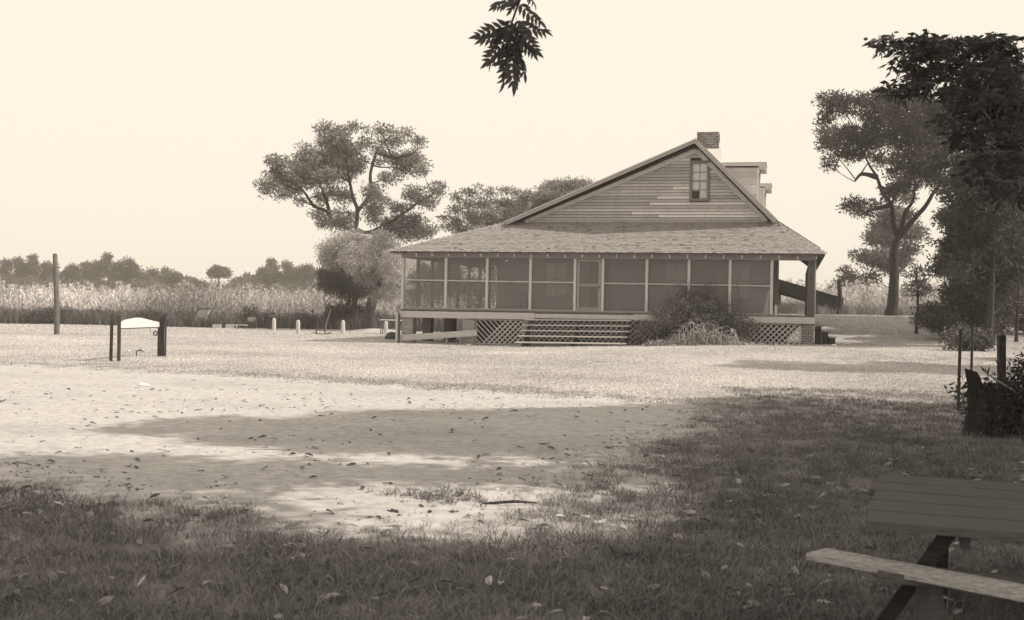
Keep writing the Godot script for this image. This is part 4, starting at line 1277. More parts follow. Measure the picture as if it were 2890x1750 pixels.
	var rocks := [[-6.33, -19.85, 0.22, "flat white stone lying alone on the dirt drive", 0.45], [-10.9, -32.8, 0.1, "small white scrap on the grass between the dark posts", 0.5], [5.3, -41.2, 0.24, "left of two white stones on the lawn before the steps", 0.6], [5.75, -40.6, 0.19, "right of two white stones on the lawn before the steps", 0.6], [11.4, -40.6, 0.2, "white stone at the foot of the dry vine heap", 0.7], [-1.6, -43.6, 0.2, "white stone on the grass below the fallen board", 0.5], [-5.6, -46.0, 0.25, "pale flat stone left of the corner of the house", 0.3]]
	for q in rocks:
		var s: float = q[2]
		tag(obj("stone", rockm[rng.randi() % 3], M["white_stone"], self, Transform3D(Basis(Vector3.UP, rng.randf() * 6.0).scaled(Vector3(s, s * q[4], s)), on(q[0], q[1], 0.02))), q[3], "stone", "pale stones lying about the yard")

func build_house_front() -> void:
	var tw := YAW
	# fallen board propped on stakes, left of the lattice
	var fb := thing("fallen_board", "long weathered board propped aslant on stakes under the porch", "board", Vector3.ZERO)
	obj("plank", bar(hp(0.05, 0.21, -0.35), hp(3.14, 0.475, -0.35), 0.03, 0.23), M["wood_pale"], fb)
	for q in [[1.91, 0.28], [2.46, 0.34], [0.5, 0.16]]:
		obj("stake", bar(hp(q[0], -0.1, -0.3), hp(q[0] + 0.02, q[1], -0.3), 0.05, 0.1, Vector3(1, 0, 0)), M["wood_dim"], fb)
	obj("ground_plank", bar(hp(0.8, 0.04, -0.45), hp(3.0, 0.05, -0.4), 0.08, 0.05), M["wood_dim"], fb)
	var fp := thing("corner_post", "square weathered post standing at the left corner of the porch", "post", hp(-0.06, 0, -0.42), -tw)
	obj("shaft", box(Vector3(0.09, 1.3, 0.1), Vector3(0, 0.52, 0)), M["wood_post"], fp)
	obj("backing_strip", box(Vector3(0.06, 1.28, 0.08), Vector3(0.078, 0.52, -0.01)), M["wood_dark_v"], fp)
	# dark climbing shrub against the porch
	var sh := thing("vine_shrub", "dark dense vine shrub climbing over the porch right of the steps", "shrub", hp(11.5, 0.12, -0.7), -tw)
	var cl := [[-1.9, 0.4, 0, 0.7, 0.5], [-1.5, 0.8, 0.1, 0.6, 0.5], [-1.0, 1.0, 0.1, 0.7, 0.55], [-0.6, 1.4, -0.2, 0.6, 0.5], [0, 1.3, 0, 0.8, 0.6], [0.5, 1.5, -0.25, 0.55, 0.45], [0.8, 1.1, 0, 0.7, 0.6], [1.4, 0.9, 0, 0.6, 0.5], [-0.4, 1.8, -0.4, 0.4, 0.35], [0.1, 1.75, -0.45, 0.4, 0.4], [-0.8, 0.5, 0.2, 0.8, 0.5], [0.2, 0.6, 0.25, 0.8, 0.5], [1.2, 0.45, 0.1, 0.7, 0.4], [-1.2, 1.3, -0.3, 0.4, 0.3], [1.9, 0.8, -0.2, 0.4, 0.35], [0.3, 2.1, -0.5, 0.25, 0.3], [-0.5, 2.15, -0.5, 0.2, 0.2]]
	var xs := []
	var cs := []
	crown_x(cl, 190.0, 0.8, xs, cs, 0.6, 1.0)
	multi("foliage", cluster(26, 0.22, 0.09, 0.035, 0.2), M["leaf_vine"], xs, cs, sh)
	var st := begin()
	for k in 46:
		var a := Vector3(rng.randf_range(-1.6, 1.5), 0.0, rng.randf_range(-0.2, 0.4))
		var b := Vector3(a.x * 0.6 + rng.randf_range(-0.5, 0.5), rng.randf_range(1.2, 2.5), rng.randf_range(-0.5, -0.1))
		add_tube(st, [a, a.lerp(b, 0.4) + rdir() * 0.15, a.lerp(b, 0.8) + rdir() * 0.15, b], [0.014, 0.011, 0.008, 0.004], 4)
	obj("stems", done(st), M["bark"], sh)
	# heap of pale dry vines in front of it
	var dv := thing("dry_vine_heap", "heap of pale dry vines and stalks in front of the dark shrub", "vines", hp(11.75, 0.12, -1.35), -tw)
	st = begin()
	for k in 230:
		var cx := rng.randf_range(-1.75, 1.95)
		var peak := 0.95 * exp(-pow((cx - 0.05) / 0.95, 2.0)) + 0.18
		var pz := rng.randf_range(-0.45, 0.45)
		var base := Vector3(cx * 1.12 + rng.randf_range(-0.2, 0.2), 0.0, pz + 0.12)
		var top := Vector3(cx + rng.randf_range(-0.35, 0.35), peak * rng.randf_range(0.4, 1.0), pz - 0.15)
		var over := top + Vector3(rng.randf_range(-0.5, 0.5), -rng.randf_range(0.0, 0.3), rng.randf_range(0.0, 0.3))
		var r := rng.randf_range(0.003, 0.008)
		add_tube(st, [base, base.lerp(top, 0.6) + rdir() * 0.08, top, top.lerp(over, 0.6) + Vector3.UP * 0.04, over], [r, r, r, r * 0.8, r * 0.5], 4, Color.WHITE, false)
	obj("stalks", done(st), M["straw"], dv).set_meta("kind", "stuff")
	for q in [[-0.35, 0.95, 0.55], [1.0, 0.72, 0.42]]:
		for k in 7:
			var pts := []
			var rad := []
			var dirx := rng.randf_range(-1.0, 1.0)
			for i in 8:
				var u := i / 7.0
				pts.append(Vector3(q[0] + 0.03 * sin(u * 11.0 + k * 2.0) + dirx * q[2] * sin(u * 2.2), q[1] * (1.0 - pow(u, 1.6)) + 0.05 * sin(u * 6.0 + k), 0.42 + 0.1 * sin(k * 2.0) + 0.1 * u))
				rad.append(0.008 - 0.003 * u)
			obj("arching_vine", tube(pts, rad, 5), M["straw"], dv)
	xs = []
	cs = []
	for k in 260:
		var cx := rng.randf_range(-2.1, 3.1)
		xs.append(Transform3D(Basis(rdir(), rng.randf() * 3.0), Vector3(cx, rng.randf_range(0.03, 0.4) * (0.5 + 2.0 * rng.randf() * exp(-cx * cx)), rng.randf_range(0.1, 0.6))))
		var t := rng.randf_range(0.5, 1.1)
		cs.append(Color(t, t, t))
	multi("dry_leaves", cluster(8, 0.1, 0.09, 0.05, 0.1), M["leaf_pale"], xs, cs, dv)
	# gathered curtain by the last screened post
	var cu := thing("gathered_curtain", "pale gathered cloth flaring at the foot of the last screened post", "curtain", hp(13.98, FLOOR, 0.16), -tw)
	st = begin()
	var nseg := 22
	for i in nseg:
		for lv in [[0.02, 0.17, 0.45, 0.1], [0.45, 0.1, 0.95, 0.03]]:
			var a0 := TAU * i / nseg
			var a1 := TAU * (i + 1) / nseg
			var f0 := 1.0 + 0.18 * sin(i * 2.4)
			var f1 := 1.0 + 0.18 * sin((i + 1) * 2.4) if i < nseg - 1 else 1.0
			quad(st, Vector3(cos(a0) * lv[1] * f0, lv[0], sin(a0) * lv[1] * 0.6 * f0), Vector3(cos(a1) * lv[1] * f1, lv[0], sin(a1) * lv[1] * 0.6 * f1), Vector3(cos(a1) * lv[3] * f1, lv[2], sin(a1) * lv[3] * 0.6 * f1), Vector3(cos(a0) * lv[3] * f0, lv[2], sin(a0) * lv[3] * 0.6 * f0))
	obj("cloth", done(st), M["blind"], cu)

func build_right_yard() -> void:
	# steel fence stakes and old posts
	var posts := [["thin steel fence stake standing on the sunny grass, left of two", 6.95, -17.85, 0.024, 1.28], ["thin steel fence stake behind the dark stump, right of two", 8.22, -20.55, 0.024, 1.32]]
	for q in posts:
		tag(obj("fence_stake", tube([Vector3(0, -0.1, 0), Vector3(0.015, q[4], 0)], [q[3], q[3]], 8), M["iron"], self, Transform3D(Basis(), on(q[1], q[2]))), q[0], "stake", "thin steel fence stakes")
	tag(obj("fence_post", box(Vector3(0.085, 1.3, 0.085), Vector3(0, 0.6, 0), Basis(), 0.004), M["bark"], self, Transform3D(Basis(Vector3(0, 0, 1), 0.02), on(6.5, -15.2))), "thick dark wooden post behind the stump at the right edge", "post")
	tag(obj("fence_post", tube([Vector3(0, -0.2, 0), Vector3(0.02, 1.0, 0), Vector3(-0.02, 1.95, 0)], [0.14, 0.13, 0.12], 9), M["bark"], self, Transform3D(Basis(), on(18.2, -64.0))), "tall dark round post in the field right of the porch", "post")
	tag(obj("fence_post", tube([Vector3(0, -0.2, 0), Vector3(0.0, 1.1, 0)], [0.15, 0.13], 9), M["bark"], self, Transform3D(Basis(), on(16.6, -63.0))), "short dark round post just right of the porch corner", "post")
	tag(obj("leaning_pole", tube([Vector3(0, -0.1, 0), Vector3(0.75, 1.0, 0)], [0.06, 0.05], 7), M["bark"], self, Transform3D(Basis(), on(20.2, -55.0))), "dark pole leaning to the right below the saplings", "pole")
	# broken stump with brush piled behind it
	var sm := thing("broken_stump", "dark broken stump with a splintered spike at the right edge", "stump", on(5.92, -14.2))
	var st := begin()
	var n := 18
	var rings := []
	for lv in 5:
		var ring := []
		for i in n:
			var a := TAU * i / n
			var rough := 1.0 + 0.16 * sin(i * 2.1 + 0.5) + 0.12 * und.get_noise_2d(i * 9.0, lv * 4.0)
			var r: float = [0.31, 0.25, 0.22, 0.215, 0.205][lv] * rough
			var y: float = [-0.1, 0.1, 0.3, 0.48, 0.6][lv]
			if lv == 4:
				y += 0.09 * sin(i * 1.9) + 0.07 * sin(i * 4.3) + (0.27 if i == 9 else (0.14 if i == 8 or i == 10 else 0.0))
			ring.append(Vector3(cos(a) * r * 1.1 - (0.07 if lv == 4 and i == 9 else 0.0), y, sin(a) * r))
		rings.append(ring)
	for lv in 4:
		for i in n:
			var j := (i + 1) % n
			quad(st, rings[lv][i], rings[lv][j], rings[lv + 1][j], rings[lv + 1][i])
	for i in n:
		tri(st, rings[4][i], rings[4][(i + 1) % n], Vector3(0.02, 0.42, 0))
	obj("trunk", done(st), M["bark_dark"], sm)
	obj("splinter", bar(Vector3(-0.12, 0.78, 0.2), Vector3(0.16, 0.6, 0.25), 0.03, 0.02), M["wood_dim"], sm)
	var bp := thing("brush_heap", "dark heap of brush and dead branches behind the broken stump", "brush", on(6.55, -14.1))
	var xs := []
	var cs := []
	crown_x([[-0.1, 0.25, 0, 0.7, 0.35], [0.5, 0.35, 0.1, 0.7, 0.45], [-0.35, 0.5, -0.2, 0.35, 0.3], [0.3, 0.7, -0.1, 0.5, 0.35], [0.9, 0.8, 0, 0.6, 0.45], [-0.5, 0.45, -0.3, 0.4, 0.35], [0.1, 0.85, -0.2, 0.4, 0.28], [0.5, 1.0, -0.1, 0.35, 0.25]], 420.0, 1.0, xs, cs, 0.5, 0.9)
	multi("foliage", cluster(30, 0.2, 0.07, 0.025, 0.2), M["leaf_dark"], xs, cs, bp)
	for k in 12:
		var a := Vector3(rng.randf_range(-0.5, 0.9), 0, rng.randf_range(-0.2, 0.4))
		var b := a + Vector3(rng.randf_range(-0.4, 0.5), rng.randf_range(0.5, 1.1), rng.randf_range(-0.1, 0.3))
		obj("dead_branch", tube([a, a.lerp(b, 0.5) + rdir() * 0.06, b], [0.02, 0.016, 0.006], 5), M["bark"], bp)
	# picnic table and bench in the shade at the lower right
	var dx := Vector3(0.57, 0, 0.21).normalized()
	var dz := Vector3(0.51, 0, -1.46).normalized()
	var tb := thing("picnic_table", "low plank table in deep shade at the lower right corner", "table", Vector3(1.51, 0, -4.86))
	for k in 5:
		var c := dx * 0.95 + dz * (0.15 + k * 0.308) + Vector3(0, 0.603, 0)
		obj("plank", bar(c - dx * (0.95 + 0.012 * sin(k * 2.6)), c + dx * 0.95, 0.286, 0.035), M["table_wood"], tb)
	for k in 2:
		for s in 2:
			var o := dx * (0.34 + 1.25 * k) + dz * (0.14 + 1.2 * s)
			obj("leg", bar(o + Vector3(0, 0.583, 0), o - dx * 0.37 * (1.0 - s), 0.06, 0.05, dz), M["table_leg"], tb)
		var oc := dx * (0.34 + 1.25 * k)
		obj("crosspiece", bar(oc + dz * 0.1 + Vector3(0, 0.55, 0) + dx * 0.06, oc + dz * 1.4 + Vector3(0, 0.55, 0) + dx * 0.06, 0.04, 0.065), M["table_wood"], tb)
	var be := thing("bench", "narrow plank bench in front of the low table", "bench", Vector3(1.55, 0, -4.9))
	obj("seat", bar(dx * 0.0 + Vector3(0, 0.42, 0.1), dx * 1.9 + Vector3(0, 0.42, 0.1), 0.2, 0.04), M["table_wood"], be)
	for k in 2:
		var o := dx * (0.2 + 1.3 * k) + Vector3(0, 0, 0.1)
		obj("leg", box(Vector3(0.05, 0.4, 0.18), o + Vector3(0, 0.2, 0)), M["table_wood"], be)
	var lp := obj("loose_plank", bar(Vector3(0, 0, 0), Vector3(1.35, 0.0, 1.42).normalized() * 1.9, 0.17, 0.028), M["plank_pale"], self, Transform3D(Basis(Vector3(0, 0, 1), 0.0), Vector3(1.36, 0.438, -5.06)))
	tag(lp, "pale weathered plank lying aslant across the bench", "plank")
	# low outbuilding behind the porch's right end
	var ob := thing("outbuilding", "low dark shed with a sloping roof beyond the porch's open end", "shed", on(14.5, -67.0), -0.1)
	slab(ob, "roof", [Vector3(-2.0, 2.78, 1.5), Vector3(-2.0, 2.78, -1.5), Vector3(4.4, 0.99, -1.5), Vector3(4.4, 0.99, 1.5)], 0.7, M["bark"])
	for x in [-1.7, 0.9, 3.6]:
		obj("post", box(Vector3(0.12, 2.2 - x * 0.28, 0.12), Vector3(x, 1.02 - x * 0.14, 1.2)), M["bark"], ob)
	for x in [-1.7, 0.9]:
		obj("back_post", box(Vector3(0.12, 2.2 - x * 0.28, 0.12), Vector3(x, 1.02 - x * 0.14, -1.2)), M["bark"], ob)

func build_trees() -> void:
	var pecan_leaf := cluster(20, 0.26, 0.17, 0.06, 0.25)
	var fluffy_leaf := cluster(26, 0.24, 0.13, 0.035, 0.1)
	var far_leaf := cluster(24, 0.75, 0.45, 0.22, 0.1)
	var near_leaf := cluster(22, 0.24, 0.15, 0.05, 0.35)
	tree("pecan_tree", "tall open-crowned pecan tree left of the house", "tree", "", Vector3(-9.59, 0, -70.0), PECAN_L, 0.26, PECAN, pecan_leaf, M["leaf"], 125.0, 1.15, "bark", 0.05)
	tree("round_tree", "low pale-leaved tree with a thick dark trunk left of the porch", "tree", "", Vector3(-7.7, 0, -63.0), [[0, 0, 0, -0.12, 1.0, 0, 0.1, 1.9, 0, 0.15, 2.6, 0], [0.1, 2.0, 0, -0.5, 2.9, 0, -1.0, 3.8, 0], [0.15, 2.3, 0, 0.7, 3.2, 0.1, 1.0, 4.2, 0]], 0.34, FL, fluffy_leaf, M["leaf_pale"], 260.0, 1.0, "bark", 0.04)
	tree("dark_small_tree", "small dense dark tree behind the rocking chair", "tree", "", Vector3(-9.07, 0, -66.0), [[0, 0, 0, 0.05, 1.0, 0, 0.0, 2.2, 0]], 0.22, DK, fluffy_leaf, M["leaf_dark"], 230.0)
	tree("chinaberry_tree", "wide leafy tree with a layered crown behind the left roof slope", "tree", "", Vector3(-1.44, 0, -78.0), [[0, 0, 0, 0.1, 2.5, 0, 0, 4.5, 0], [0, 4.0, 0, -2.0, 5.5, 0.3], [0, 4.0, 0, 2.0, 6.5, -0.3]], 0.35, CAN, pecan_leaf, M["leaf"], 170.0, 1.1)
	tree("dome_tree", "dome-crowned leafy tree just behind the roof ridge's left slope", "tree", "", Vector3(4.02, 0, -80.0), [[0, 0, 0, 0.1, 2.5, 0, 0, 5.0, 0], [0, 4.0, 0, -1.5, 6.5, 0.3]], 0.35, DOME, pecan_leaf, M["leaf"], 190.0, 1.1)
	tree("tall_tree", "tall forked tree with a dark crown right of the house", "tree", "", Vector3(20.46, 1.36, -62.0), R1_L, 0.3, R1, pecan_leaf, M["leaf_dark"], 135.0, 1.1, "bark", 0.05)
	# trees far behind the corn, one by one: px-like extents turned into metres at their distance
	var far := [[-94.5, -225.0, 9.0, 9.0, "far broad dark tree at the left edge of the treeline"], [-89.0, -230.0, 5.5, 7.0, "far lower tree just left of the tall wooden pole"], [-85.4, -226.0, 5.0, 7.9, "far small pointed tree just right of the tall wooden pole"], [-79.5, -228.0, 7.5, 9.6, "far tallest tree of the left treeline, many-topped"], [-74.5, -224.0, 6.5, 8.6, "far broad tree right of the treeline's tallest one"], [-70.3, -232.0, 5.0, 7.4, "far small pointed tree left of a rounded one"], [-65.5, -227.0, 6.8, 7.0, "far rounded tree left of the umbrella-shaped pine"], [-57.4, -225.0, 5.0, 7.7, "far umbrella-shaped pine standing above the treeline"], [-60.4, -222.0, 3.2, 4.8, "far little tree beside the umbrella-shaped pine"], [-52.2, -226.0, 6.6, 6.6, "far low tree right of the umbrella-shaped pine"], [-48.1, -230.0, 5.4, 9.2, "far peaked tree right of the low one"], [-44.6, -226.0, 7.5, 8.6, "far wide tree left of the big pecan"], [-40.0, -224.0, 6.6, 8.0, "far tree half behind the big pecan's left side"], [-34.0, -228.0, 8.0, 8.4, "far tree behind the dark small tree"], [-27.0, -230.0, 8.0, 7.6, "far tree behind the round tree's trunk"], [-103.0, -224.0, 7.0, 5.0, "far low tree at the very left edge"]]
	for q in far:
		var w: float = q[2]
		var hgt: float = q[3] * 1.07
		w *= 1.12
		var cl := []
		if q[4].contains("umbrella"):
			for k in 13:
				var u := rng.randf_range(-1.0, 1.0)
				cl.append([u * w * 0.42, hgt - 0.4 - u * u * 1.5 - rng.randf() * 1.1, rng.randf_range(-1.5, 1.5), rng.randf_range(0.55, 0.95), rng.randf_range(0.35, 0.55)])
		else:
			# several tops of different heights joined in one crown
			var tops := 2 + int(w / 2.2)
			for k in tops:
				var ox := (float(k) + rng.randf_range(0.2, 0.8)) / tops * w - w * 0.5
				var top := hgt * (1.0 if k == int(tops / 2.0) else rng.randf_range(0.66, 0.96))
				var oz := rng.randf_range(-1.6, 1.6)
				for m in 9:
					var u := m / 8.0
					var spread := w / tops * (0.25 + 0.75 * u)
					cl.append([ox + rng.randf_range(-1, 1) * spread, top - 0.45 - u * (top - 1.4), oz + rng.randf_range(-1, 1) * spread, rng.randf_range(0.6, 1.15), rng.randf_range(0.42, 0.8)])
		tree("distant_tree", q[4], "tree", "trees far behind the cornfield", Vector3(q[0], 0, q[1]), [[0, 0, 0, rng.randf_range(-0.2, 0.2), hgt * 0.35, 0, rng.randf_range(-0.3, 0.3), hgt * 0.75, 0]], 0.28, cl, far_leaf, M["leaf_far"], 42.0, 0.85, "bark", 0.08)
	# low far hedge under the treeline
	var hx := []
	var hc := []
	for i in 4200:
		hx.append(Transform3D(Basis(rdir(), rng.randf() * 3.0), Vector3(rng.randf_range(-135.0, 60.0), rng.randf_range(0.3, 5.6) * rng.randf_range(0.5, 1.0), rng.randf_range(-222.0, -214.0))))
		var t := rng.randf_range(0.7, 1.5)
		hc.append(Color(t, t, t))
	tag(multi("far_undergrowth", far_leaf, M["leaf_far"], hx, hc), "low far undergrowth between the distant trees and the corn", "undergrowth")
	# right-hand trees
	var right := [[25.6, -77.0, 6.2, 1.6, 8.6, 0.2, "leafy mid-height tree behind the tall forked tree", "leaf", 20], [31.0, -74.0, 6.0, 1.4, 9.0, 0.22, "leafy tree behind the saplings at the right", "leaf", 20], [26.4, -92.0, 5.0, 0.3, 3.4, 0.2, "low dark tree just right of the porch corner", "leaf_dark", 14], [36.5, -72.0, 7.0, 1.5, 10.0, 0.25, "tall leafy tree at the far right edge", "leaf", 20], [17.4, -42.0, 5.6, 0.9, 9.4, 0.13, "dark dense tree filling the right edge of the yard", "leaf_dark", 60], [14.3, -30.0, 4.2, 2.9, 8.6, 0.12, "dark overhanging tree nearest the right edge", "leaf_dark", 40], [21.2, -50.0, 5.2, 0.7, 7.2, 0.12, "low-branching bushy tree among the saplings at the right", "leaf_dark", 50], [19.4, -46.5, 4.4, 0.6, 5.4, 0.1, "bushy dark tree between the two slim saplings", "leaf_dark", 40], [24.5, -56.0, 6.0, 1.4, 9.0, 0.15, "dark tree filling the gap right of the tall tree", "leaf_dark", 50]]
	for q in right:
		var cl := lobed_clumps(q[2], q[3], q[4], q[8])
		tree("yard_tree", q[6], "tree", "trees along the right side", on(q[0], q[1]), [[0, 0, 0, 0.1, q[4] * 0.3, 0, 0.0, q[4] * 0.75, 0]], q[5], cl, pecan_leaf if q[1] < -40.0 else near_leaf, M[q[7]], 90.0 if q[1] < -60.0 else 150.0, 1.35 if q[1] < -60.0 else 1.0, "bark", 0.04)
	var saps := [[19.1, -50.0, 4.2, "slim sapling left of the dark dense tree"], [21.9, -49.0, 5.0, "slim sapling right of the dark dense tree"], [20.4, -46.5, 4.6, "slim sapling standing close before the dark dense tree"], [23.0, -52.0, 5.0, "slim sapling nearest the right edge"], [17.4, -49.5, 3.2, "short bushy sapling at the edge of the sunny lawn"]]
	for q in saps:
		var cl := blob_clumps(q[2] * 0.45, q[2] * 0.3, q[2], 12, 0.7)
		tree("sapling", q[3], "sapling", "saplings along the right fence", on(q[0], q[1]), [[0, 0, 0, rng.randf_range(-0.1, 0.1), q[2] * 0.4, 0, rng.randf_range(-0.2, 0.2), q[2] * 0.85, 0]], 0.06, cl, pecan_leaf, M["leaf"], 70.0, 0.9, "bark", 0.02)
	# big yard trees whose crowns reach over the camera and shade the foreground: crowns sit where their shade falls
	shade_tree("shade_pecan", "big pecan tree standing off to the right, its leafy boughs overhead", Vector3(14.5, 0, -14.0), SHADE_M, 8.6, SP)
	shade_tree("shade_oak", "big leafy tree standing to the right of the viewer, shading the foreground grass", Vector3(11.5, 0, -3.5), SHADE_F, 8.2, [])
	shade_tree("shade_elm", "leafy tree off to the right whose shade crosses the lawn", Vector3(20.5, 0, -29.5), SHADE_L, 8.5, [], 380.0)
	shade_tree("field_edge_tree", "broad tree beyond the right edge shading the ground under the tall tree", Vector3(29.5, 1.36, -55.0), SHADE_B, 10.5, [], 300.0)

# ground points (x, z, radius) shaded by each tree
const SHADE_M := [[-3.3, -14.1, 0.9], [-2.2, -13.1, 1.2], [-0.8, -14.6, 1.7], [0.9, -13.3, 1.6], [1.6, -15.4, 1.9], [3.6, -16.3, 2.2], [5.8, -17.2, 2.2], [3.4, -13.2, 2.2], [6.0, -13.4, 2.4], [8.4, -14.4, 2.6], [8.5, -17.6, 2.0], [4.4, -18.6, 1.2], [-1.0, -12.3, 0.9], [5.0, -10.8, 1.8], [7.4, -10.6, 2.0], [3.0, -11.0, 1.4], [-1.7, -11.9, 0.5], [0.1, -12.0, 0.7], [1.4, -11.7, 0.7], [-2.9, -12.4, 0.55], [2.3, -11.5, 0.7], [-4.0, -13.2, 0.5]]
const SHADE_F := [[-5.2, -6.4, 2.1], [-3.2, -6.6, 1.6], [-1.2, -5.6, 1.5], [0.8, -5.5, 1.35], [2.8, -6.4, 2.1], [-5.2, -8.4, 1.5], [-7.0, -8.0, 2.0], [3.3, -8.9, 1.6], [4.6, -8.2, 2.1], [4.6, -5.8, 2.2], [0.2, -3.6, 2.0], [-3.0, -4.0, 2.0], [3.4, -3.6, 2.0], [-3.7, -9.9, 1.1], [-2.2, -9.9, 0.8], [-0.9, -10.05, 0.5], [0.5, -10.2, 0.5], [1.5, -10.5, 0.6], [-2.9, -8.4, 0.8], [2.2, -7.0, 1.0], [6.6, -6.6, 2.0], [-1.0, -7.15, 0.4], [-1.9, -7.9, 0.4], [-0.3, -7.0, 0.35], [-1.9, -10.45, 0.35], [0.0, -10.0, 0.35]]
const SHADE_L := [[7.2, -29.8, 0.9], [8.4, -29.2, 1.1], [9.8, -29.6, 1.3], [11.4, -29.2, 1.5], [13.2, -29.8, 1.7], [15.2, -29.4, 1.8], [16.4, -31.0, 1.6], [14.8, -33.8, 0.9]]
const SHADE_B := [[12.6, -54.0, 1.8], [14.4, -55.5, 2.2], [16.4, -54.0, 2.2], [18.6, -55.5, 2.3], [20.6, -53.5, 2.0], [15.6, -58.5, 2.4], [18.8, -58.0, 2.2], [22.0, -56.0, 2.2], [16.8, -51.5, 1.4], [20.0, -51.0, 1.4]]

func shade_tree(called: String, label: String, base: Vector3, spots: Array, hgt: float, extra: Array, dense := 190.0) -> void:
	var cl := []
	var i := 0
	for s in spots:
		var hh := hgt + 0.9 * sin(i * 1.7)
		i += 1
		var k := hh / SUN.y
		cl.append([s[0] + SUN.x * k - base.x, hh, s[1] + SUN.z * k - base.z, s[2], s[2] * 0.62, s[2]])
	var lm := cluster(24, 0.3, 0.17, 0.06, 0.35)
	var limbs := [[0, 0, 0, 0.1, 2.2, 0, -0.2, 4.2, 0.1, -0.4, 5.8, 0.0]]
	for c in cl:
		if c[3] > 1.5:
			limbs.append([-0.2, 4.4, 0.05, c[0] * 0.45, 6.4, c[2] * 0.45, c[0] * 0.95, c[1] - 0.3, c[2] * 0.95])
	var t := tree(called, label, "tree", "", base, limbs, 0.34, cl, lm, M["leaf"], dense, 1.1, "bark", 0.07)
	if extra.size() > 0:
		# low bough hanging into view at the upper right
		var xs := []
		var cs := []
		crown_x(extra, 2300.0, 1.0, xs, cs, 0.7, 1.1, Vector3(12.0, 0, -13.0) - base)
		multi("low_bough_leaves", cluster(9, 0.09, 0.095, 0.03, 0.7), M["leaf_dark"], xs, cs, t)
		var st := begin()
		var o := Vector3(12.0, 0, -13.0) - base
		var start := Vector3(-0.3, 5.4, 0)
		var fork := o + Vector3(-5.7, 4.1, 2.0)
		add_tube(st, [start, start.lerp(fork, 0.5) + Vector3(0, 0.5, 0), fork], [0.12, 0.08, 0.04], 7)
		var ends := []
		for b in [[-7.3, 4.0, 2.2], [-8.2, 4.02, 1.9], [-7.5, 3.4, 2.1], [-6.9, 3.0, 2.0], [-7.1, 2.3, 2.2]]:
			var e := o + Vector3(b[0], b[1], b[2])
			add_tube(st, [fork, fork.lerp(e, 0.5) + Vector3(-0.1, 0.12, 0), e], [0.03, 0.02, 0.008], 6)
			ends.append(e)
		for c in extra:
			var p := Vector3(c[0], c[1], c[2]) + o
			var best: Vector3 = ends[0]
			for e in ends:
				if (e as Vector3).distance_to(p) < best.distance_to(p):
					best = e
			add_tube(st, [best, best.lerp(p, 0.5) + Vector3(0, 0.08, 0), p], [0.01, 0.008, 0.003], 4)
		obj("low_bough", done(st), M["bark"], t)
		# a drooping spray of compound leaves in the middle of the sky
		hanging_spray(t, Vector3(0.0, 0, 0) - base)

func compound_leaf(length: float) -> ArrayMesh:
	var st := begin()
	var pts := []
	var rad := []
	for i in 7:
		var u := i / 6.0
		pts.append(Vector3(0, -length * u * (1.0 - 0.12 * u), length * 0.25 * u * u))
		rad.append(0.0022 - 0.0012 * u)
	add_tube(st, pts, rad, 4)
	for i in range(1, 7):
		var u := (i - 0.3) / 6.0
		var at := Vector3(0, -length * u * (1.0 - 0.12 * u), length * 0.25 * u * u)
		var big := 0.62 + 0.5 * sin(PI * (0.25 + 0.7 * u))
		for s in [-1.0, 1.0]:
			var d := Vector3(s * (0.75 - 0.3 * u), -0.75, rng.randf_range(-0.35, 0.35)).normalized()
			leaflet(st, at, d, 0.105 * big * rng.randf_range(0.85, 1.1))
	leaflet(st, pts[6], Vector3(0.05, -1, 0.1).normalized(), 0.1)
	return done(st)

func leaflet(st: SurfaceTool, at: Vector3, d: Vector3, l: float) -> void:
	var side := d.cross(Vector3(0.1, 0.1, 1)).normalized()
	var up := side.cross(d)
	var w := l * 0.15
	var prev_l := at
	var prev_r := at
	var prev_c := at
	for i in range(1, 6):
		var u := i / 5.0
		var ww := w * sin(PI * pow(u, 0.75)) * 1.15
		var c := at + d * l * u - up * l * 0.16 * u * u + side * l * 0.05 * u * u
		var a := c + side * ww + up * ww * 0.3
		var b := c - side * ww + up * ww * 0.3
		quad(st, prev_l, a, c, prev_c)
		quad(st, prev_c, c, b, prev_r)
		prev_l = a
		prev_r = b
		prev_c = c

